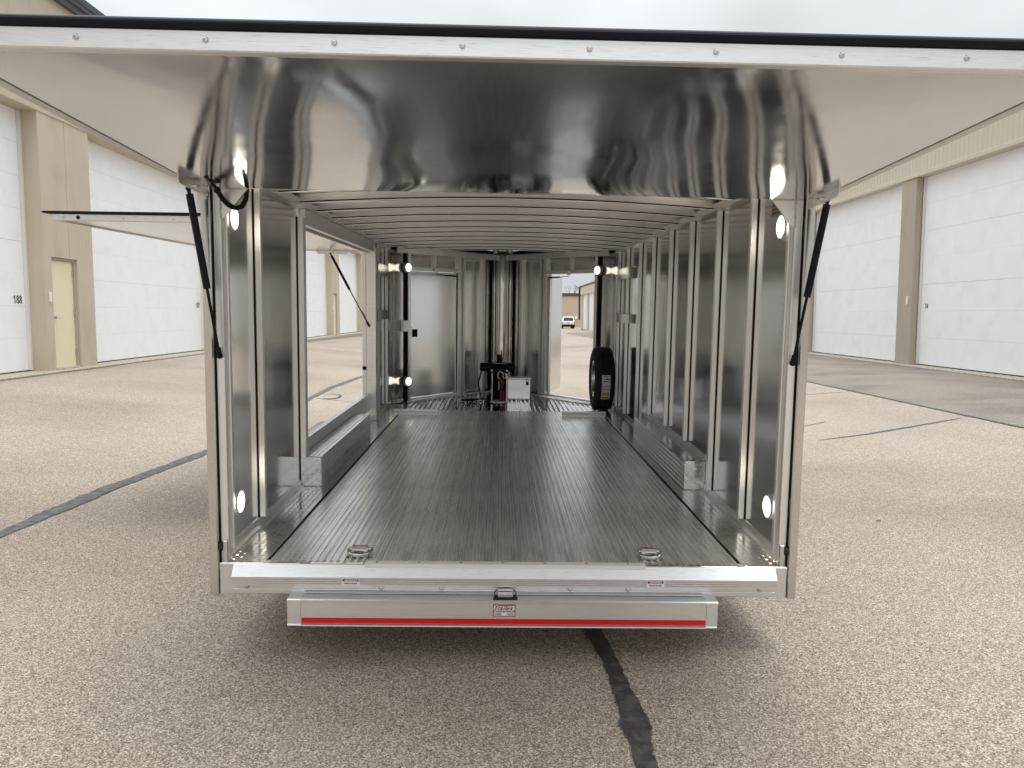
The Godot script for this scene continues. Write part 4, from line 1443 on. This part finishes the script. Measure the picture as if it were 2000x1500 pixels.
func winch() -> void:
	var o := inside("electric_winch", "black electric winch with a red strap on an aluminium stand at the trailer nose", "winch", Vector3(-0.025, 0.0, -5.50))
	var st := MB.new()
	for x in [-0.085, 0.077]:
		st.box(Vector3(x, 0.0, -0.07), Vector3(x + 0.008, 0.34, 0.05), 0.002)
	st.box(Vector3(-0.086, 0.332, -0.07), Vector3(0.086, 0.340, 0.05), 0.002)
	st.box(Vector3(-0.10, 0.0, -0.08), Vector3(0.10, 0.008, 0.065), 0.002)
	st.box(Vector3(-0.077, 0.008, -0.07), Vector3(0.077, 0.33, -0.062))
	obj("stand", st, M.zinc, o)
	var bk := MB.new()
	bk.box(Vector3(-0.076, 0.010, -0.061), Vector3(0.076, 0.33, -0.055))
	obj("stand_liner", bk, M.black, o)
	var mt := MB.new()
	mt.cyl(Vector3(-0.215, 0.39, 0.0), Vector3(-0.09, 0.39, 0.0), 0.048, -1, 18)
	mt.cyl(Vector3(-0.222, 0.39, 0.0), Vector3(-0.212, 0.39, 0.0), 0.040, -1, 18)
	obj("motor", mt, M.black_gloss, o)
	var dr := MB.new()
	dr.cyl(Vector3(-0.09, 0.39, 0.0), Vector3(0.09, 0.39, 0.0), 0.036, -1, 18)
	dr.box(Vector3(-0.088, 0.405, -0.045), Vector3(0.088, 0.444, 0.045), 0.006)
	obj("drum", dr, M.black, o)
	var gb := MB.new()
	gb.cyl(Vector3(0.09, 0.39, 0.0), Vector3(0.165, 0.39, 0.0), 0.052, 0.046, 18)
	gb.cyl(Vector3(0.165, 0.39, 0.0), Vector3(0.175, 0.39, 0.0), 0.03, -1, 12)
	obj("gearbox", gb, M.black_gloss, o)
	var rod := MB.new()
	rod.cyl(Vector3(-0.07, 0.436, 0.046), Vector3(0.07, 0.436, 0.046), 0.004)
	obj("tie_rod", rod, M.zinc, o)
	var so := MB.new()
	so.cyl(Vector3(0.0, 0.444, -0.01), Vector3(0.0, 0.53, -0.01), 0.033, 0.03, 16)
	obj("solenoid", so, M.rubber, o)
	var pl := MB.new()
	pl.box(Vector3(-0.105, 0.325, 0.051), Vector3(0.10, 0.372, 0.060), 0.003)
	var po := obj("fairlead_plate", pl, M.black_gloss, o)
	for x in [-0.085, 0.082]:
		var bo := MB.new()
		bo.cyl(Vector3(x, 0.357, 0.06), Vector3(x, 0.357, 0.068), 0.009, -1, 10)
		obj("bolt", bo, M.zinc, po)
	var hk := MB.new()
	var h := []
	for k in 20:
		var a := -0.6 + TAU * 0.82 * k / 19.0
		h.append(Vector3(0.012 + 0.030 * cos(a), 0.305 + 0.042 * sin(a), 0.085 + 0.004 * sin(a * 2)))
	hk.tube(h, 0.006, 8)
	h = []
	for k in 18:
		var a := TAU * k / 17.0
		h.append(Vector3(0.055 + 0.018 * cos(a), 0.30 + 0.026 * sin(a), 0.082))
	hk.tube(h, 0.005, 8)
	obj("hook", hk, M.zinc, o)
	var sp := MB.new()
	sp.tube([Vector3(0.018, 0.27, 0.085), Vector3(0.028, 0.22, 0.082), Vector3(0.026, 0.17, 0.080), Vector3(0.022, 0.12, 0.082), Vector3(0.030, 0.06, 0.08), Vector3(0.028, 0.012, 0.085)], 0.013, 8)
	sp.box(Vector3(0.002, 0.20, 0.072), Vector3(0.05, 0.255, 0.096), 0.006)
	sp.box(Vector3(0.004, 0.015, 0.072), Vector3(0.055, 0.12, 0.095), 0.008)
	obj("strap", sp, M.red_dark, o)
	var tg := MB.new()
	tg.box(Vector3(-0.012, 0.14, 0.07), Vector3(0.0, 0.24, 0.072))
	obj("tag", tg, M.sticker, o)
	var cb := MB.new()
	cb.tube([Vector3(-0.2, 0.36, 0.0), Vector3(-0.24, 0.2, -0.05), Vector3(-0.20, 0.03, 0.0), Vector3(-0.30, 0.015, 0.05), Vector3(-0.42, 0.012, 0.0), Vector3(-0.35, 0.012, -0.1), Vector3(-0.2, 0.012, -0.12), Vector3(-0.1, 0.015, -0.1)], 0.009, 8)
	obj("cable", cb, M.black, o)

func battery_box() -> void:
	var o := inside("battery_box", "bare aluminium battery box with a black padlock beside the winch stand", "box", Vector3(0.20, 0.0, -5.82))
	var b := MB.new()
	b.box(Vector3(-0.13, 0.0, -0.09), Vector3(0.13, 0.232, 0.09), 0.003)
	obj("box_body", b, M.door_skin, o)
	var l := MB.new()
	l.box(Vector3(-0.134, 0.233, -0.094), Vector3(0.134, 0.252, 0.094), 0.003)
	obj("lid", l, M.stud, o)
	var lip := MB.new()
	lip.box(Vector3(-0.134, 0.0, 0.0905), Vector3(0.134, 0.010, 0.097), 0.002)
	obj("foot", lip, M.mill, o)
	var p := MB.new()
	p.box(Vector3(0.083, 0.165, 0.098), Vector3(0.113, 0.205, 0.112), 0.006)
	var po := obj("padlock", p, M.black, o)
	var s := MB.new()
	s.tube([Vector3(0.088, 0.205, 0.105), Vector3(0.088, 0.225, 0.105), Vector3(0.098, 0.236, 0.105), Vector3(0.108, 0.225, 0.105), Vector3(0.108, 0.205, 0.105)], 0.0035, 6)
	obj("shackle", s, M.black, po)

# ---------------------------------------------------------------- everything
func _ready() -> void:
	var cam := Camera3D.new()
	cam.name = "camera"
	cam.position = Vector3(-0.027, 1.49, 3.28)
	cam.rotation = Vector3(-0.088, -0.0166, 0.002)
	cam.fov = rad_to_deg(2.0 * atan(750.0 / 1530.0))
	cam.near = 0.05
	cam.far = 900.0
	add_child(cam)
	cam.current = true
	var we := WorldEnvironment.new()
	we.name = "environment"
	var env := Environment.new()
	env.background_mode = Environment.BG_SKY
	var im := Image.create(512, 256, false, Image.FORMAT_RGBF)
	var fn := FastNoiseLite.new()
	fn.seed = 9
	fn.frequency = 1.0
	fn.fractal_octaves = 5
	for y in 256:
		var el := (0.5 - (y + 0.5) / 256.0) * PI
		for x in 512:
			var az := TAU * (x + 0.5) / 512.0
			var dv := Vector3(cos(el) * cos(az), sin(el), cos(el) * sin(az))
			var l := 0.28
			if el > 0.0:
				l = 0.63 + 2.05 * pow(sin(el), 2.3)
				# low cloud, seen flatter towards the horizon
				var q := dv / maxf(dv.y + 0.16, 0.05)
				l *= 1.0 + 0.26 * fn.get_noise_2d(q.x * 1.1, q.z * 1.1)
				im.set_pixel(x, y, Color(l * 0.955, l * 1.0, l * 1.035))
			else:
				im.set_pixel(x, y, Color(l, l * 0.93, l * 0.84))
	var sm := PanoramaSkyMaterial.new()
	sm.panorama = ImageTexture.create_from_image(im)
	var sky := Sky.new()
	sky.sky_material = sm
	env.sky = sky
	env.tonemap_mode = Environment.TONE_MAPPER_LINEAR
	env.tonemap_exposure = 1.08
	env.sdfgi_enabled = true
	env.ssao_enabled = true
	env.ssil_enabled = true
	we.environment = env
	add_child(we)
	var sun := DirectionalLight3D.new()
	sun.name = "sun"
	sun.light_energy = 0.4
	sun.light_color = Color(1.0, 0.97, 0.93)
	sun.light_angular_distance = 25.0
	sun.shadow_enabled = true
	sun.rotation = Vector3(deg_to_rad(-70), deg_to_rad(20), 0)
	add_child(sun)

	font = SystemFont.new()
	font.font_names = PackedStringArray(["Droid Sans"])
	font_bold = SystemFont.new()
	font_bold.font_names = PackedStringArray(["Droid Sans"])
	font_bold.font_weight = 700
	make_materials()

	# the yard
	var xs := [-500.0, -200.0, -60.0, -20.0]
	for i in 73:
		xs.append(-9.0 + 0.25 * i)
	xs.append_array([20.0, 60.0, 200.0, 500.0])
	var zs := [-500.0, -200.0, -120.0, -103.0]
	for i in 50:
		zs.append(-100.0 + 2.0 * i)
	zs.append_array([0.0, 10.0, 40.0, 120.0, 300.0])
	ground_sheet("yard", xs, zs, 0.0, M.ground)
	var ax := []
	for i in 18:
		ax.append(5.98 + 0.23 * i)
	var az := []
	for i in 31:
		az.append(20.0 - 3.0 * i)
	ground_sheet("asphalt_apron", ax, az, 0.004, M.apron)
	var thin := func(w: float) -> Callable: return func(_t: float) -> float: return w
	ribbon("apron_joint", [Vector2(5.955, 20), Vector2(5.965, -70)], thin.call(0.05), 0.009, M.tar_worn, 1, 0.5)
	ribbon("tar_seam", [Vector2(-3.28, 6), Vector2(-3.25, -1.73), Vector2(-3.22, -3.1), Vector2(-3.09, -4.84), Vector2(-3.16, -8), Vector2(-3.28, -10), Vector2(-3.36, -12.4), Vector2(-3.28, -15.5), Vector2(-3.2, -30)], func(t: float) -> float: return 0.11 + 0.045 * sin(t * 40.0) * sin(t * 13.0), 0.005, M.tar_worn, 2, 0.22)
	ribbon("tar_seam", [Vector2(0.47, 2.4), Vector2(0.462, 0.82), Vector2(0.472, 0.49), Vector2(0.458, 0.2), Vector2(0.455, 0.06), Vector2(0.42, -0.26), Vector2(0.44, -1.5), Vector2(0.4, -6)], func(t: float) -> float: return 0.085 + 0.016 * sin(t * 60.0), 0.005, M.tar, 3, 0.3)
	ribbon("crack_seal", [Vector2(3.64, -5.55), Vector2(4.3, -5.75), Vector2(5.0, -6.05), Vector2(5.80, -6.42)], func(t: float) -> float: return 0.015 + 0.045 * sin(PI * t), 0.005, M.tar_worn, 4, 0.4)
	ribbon("crack_seal", [Vector2(3.3, -6.3), Vector2(3.875, -6.6), Vector2(4.253, -6.84)], func(t: float) -> float: return 0.035 * (1.0 - 0.6 * t), 0.005, M.tar_worn, 5, 0.4)
	var loop := []
	for k in 15:
		var a := -2.2 + 4.0 * k / 14.0
		loop.append(Vector2(-3.05 + 0.17 * cos(a), -10.75 + 0.42 * sin(a)))
	ribbon("crack_seal", loop, func(t: float) -> float: return 0.03 + 0.06 * t, 0.006, M.tar, 6, 0.4)
	ribbon("slab_joint", [Vector2(-8.2, -21.7), Vector2(-5.9, -20.8), Vector2(-4.0, -20.1), Vector2(5.9, -20.0)], thin.call(0.03), 0.005, M.tar_worn, 7, 0.4)
	ribbon("slab_joint", [Vector2(-3.2, -10.32), Vector2(-2.36, -10.07), Vector2(0, -9.9), Vector2(5.9, -9.8)], thin.call(0.028), 0.005, M.tar_worn, 8, 0.4)
	ribbon("slab_joint", [Vector2(-2.9, -13.3), Vector2(-2.0, -13.2), Vector2(2.0, -13.1), Vector2(5.9, -13.2)], thin.call(0.025), 0.005, M.tar_worn, 9, 0.4)
	ribbon("slab_joint", [Vector2(-3, -35), Vector2(8.5, -35)], thin.call(0.06), 0.005, M.tar_worn, 10, 0.4)
	ribbon("wall_joint", [Vector2(-8.27, 20), Vector2(-8.27, -62)], thin.call(0.05), 0.005, M.tar, 13, 0.8)
	ribbon("wall_joint", [Vector2(9.63, 20), Vector2(9.63, -40)], thin.call(0.05), 0.005, M.tar, 14, 0.8)
	# loose and half-bedded chips of the surface, nearest the camera
	var chip := MB.new()
	chip.lathe([Vector2(0, -0.3), Vector2(0.42, -0.1), Vector2(0.5, 0.1), Vector2(0.28, 0.32), Vector2(0, 0.36)], 6)
	var rng := RandomNumberGenerator.new()
	rng.seed = 5
	var mm := MultiMesh.new()
	mm.transform_format = MultiMesh.TRANSFORM_3D
	mm.use_colors = true
	mm.mesh = chip.st.commit()
	var cm := mat(Color(1, 1, 1), 0.9)
	cm.vertex_color_use_as_albedo = true
	mm.mesh.surface_set_material(0, cm)
	mm.instance_count = 60000
	for i in 60000:
		var z := 1.9 - 4.5 * pow(rng.randf(), 1.6)
		var x := rng.randf_range(-1.0, 1.0) * (1.5 + 0.75 * (3.28 - z))
		var r := rng.randf_range(0.003, 0.0068)
		var t := Transform3D(Basis.from_euler(Vector3(rng.randf_range(-0.4, 0.4), rng.randf() * TAU, rng.randf_range(-0.4, 0.4))).scaled(Vector3(r * rng.randf_range(0.8, 1.4), r * 0.55, r)), Vector3(x, gh(x, z) - r * 0.04, z))
		mm.set_instance_transform(i, t)
		var c := 0.14 + 0.60 * pow(rng.randf(), 1.25)
		mm.set_instance_color(i, Color(c, c * rng.randf_range(0.84, 0.92), c * rng.randf_range(0.68, 0.80)))
	var mi := MultiMeshInstance3D.new()
	mi.name = "surface_chips"
	mi.multimesh = mm
	add_child(mi, true)
	mi.set_meta("kind", "stuff")
	left_building()
	right_building()
	far_buildings()
	trailer()
	spare_tyre()
	winch()
	battery_box()
	suv()
	bare_tree()
	var tw_ := MB.new()
	tw_.tube([Vector3(-0.015, 0.004, 0.002), Vector3(0, 0.005, 0), Vector3(0.02, 0.004, -0.003)], 0.0035, 6)
	var twig := obj("twig", tw_, M.bark, self)
	twig.position = Vector3(2.684, gh(2.684, -2.17), -2.168)
	tag(twig, "small dark twig lying on the pavement right of the trailer", "twig")
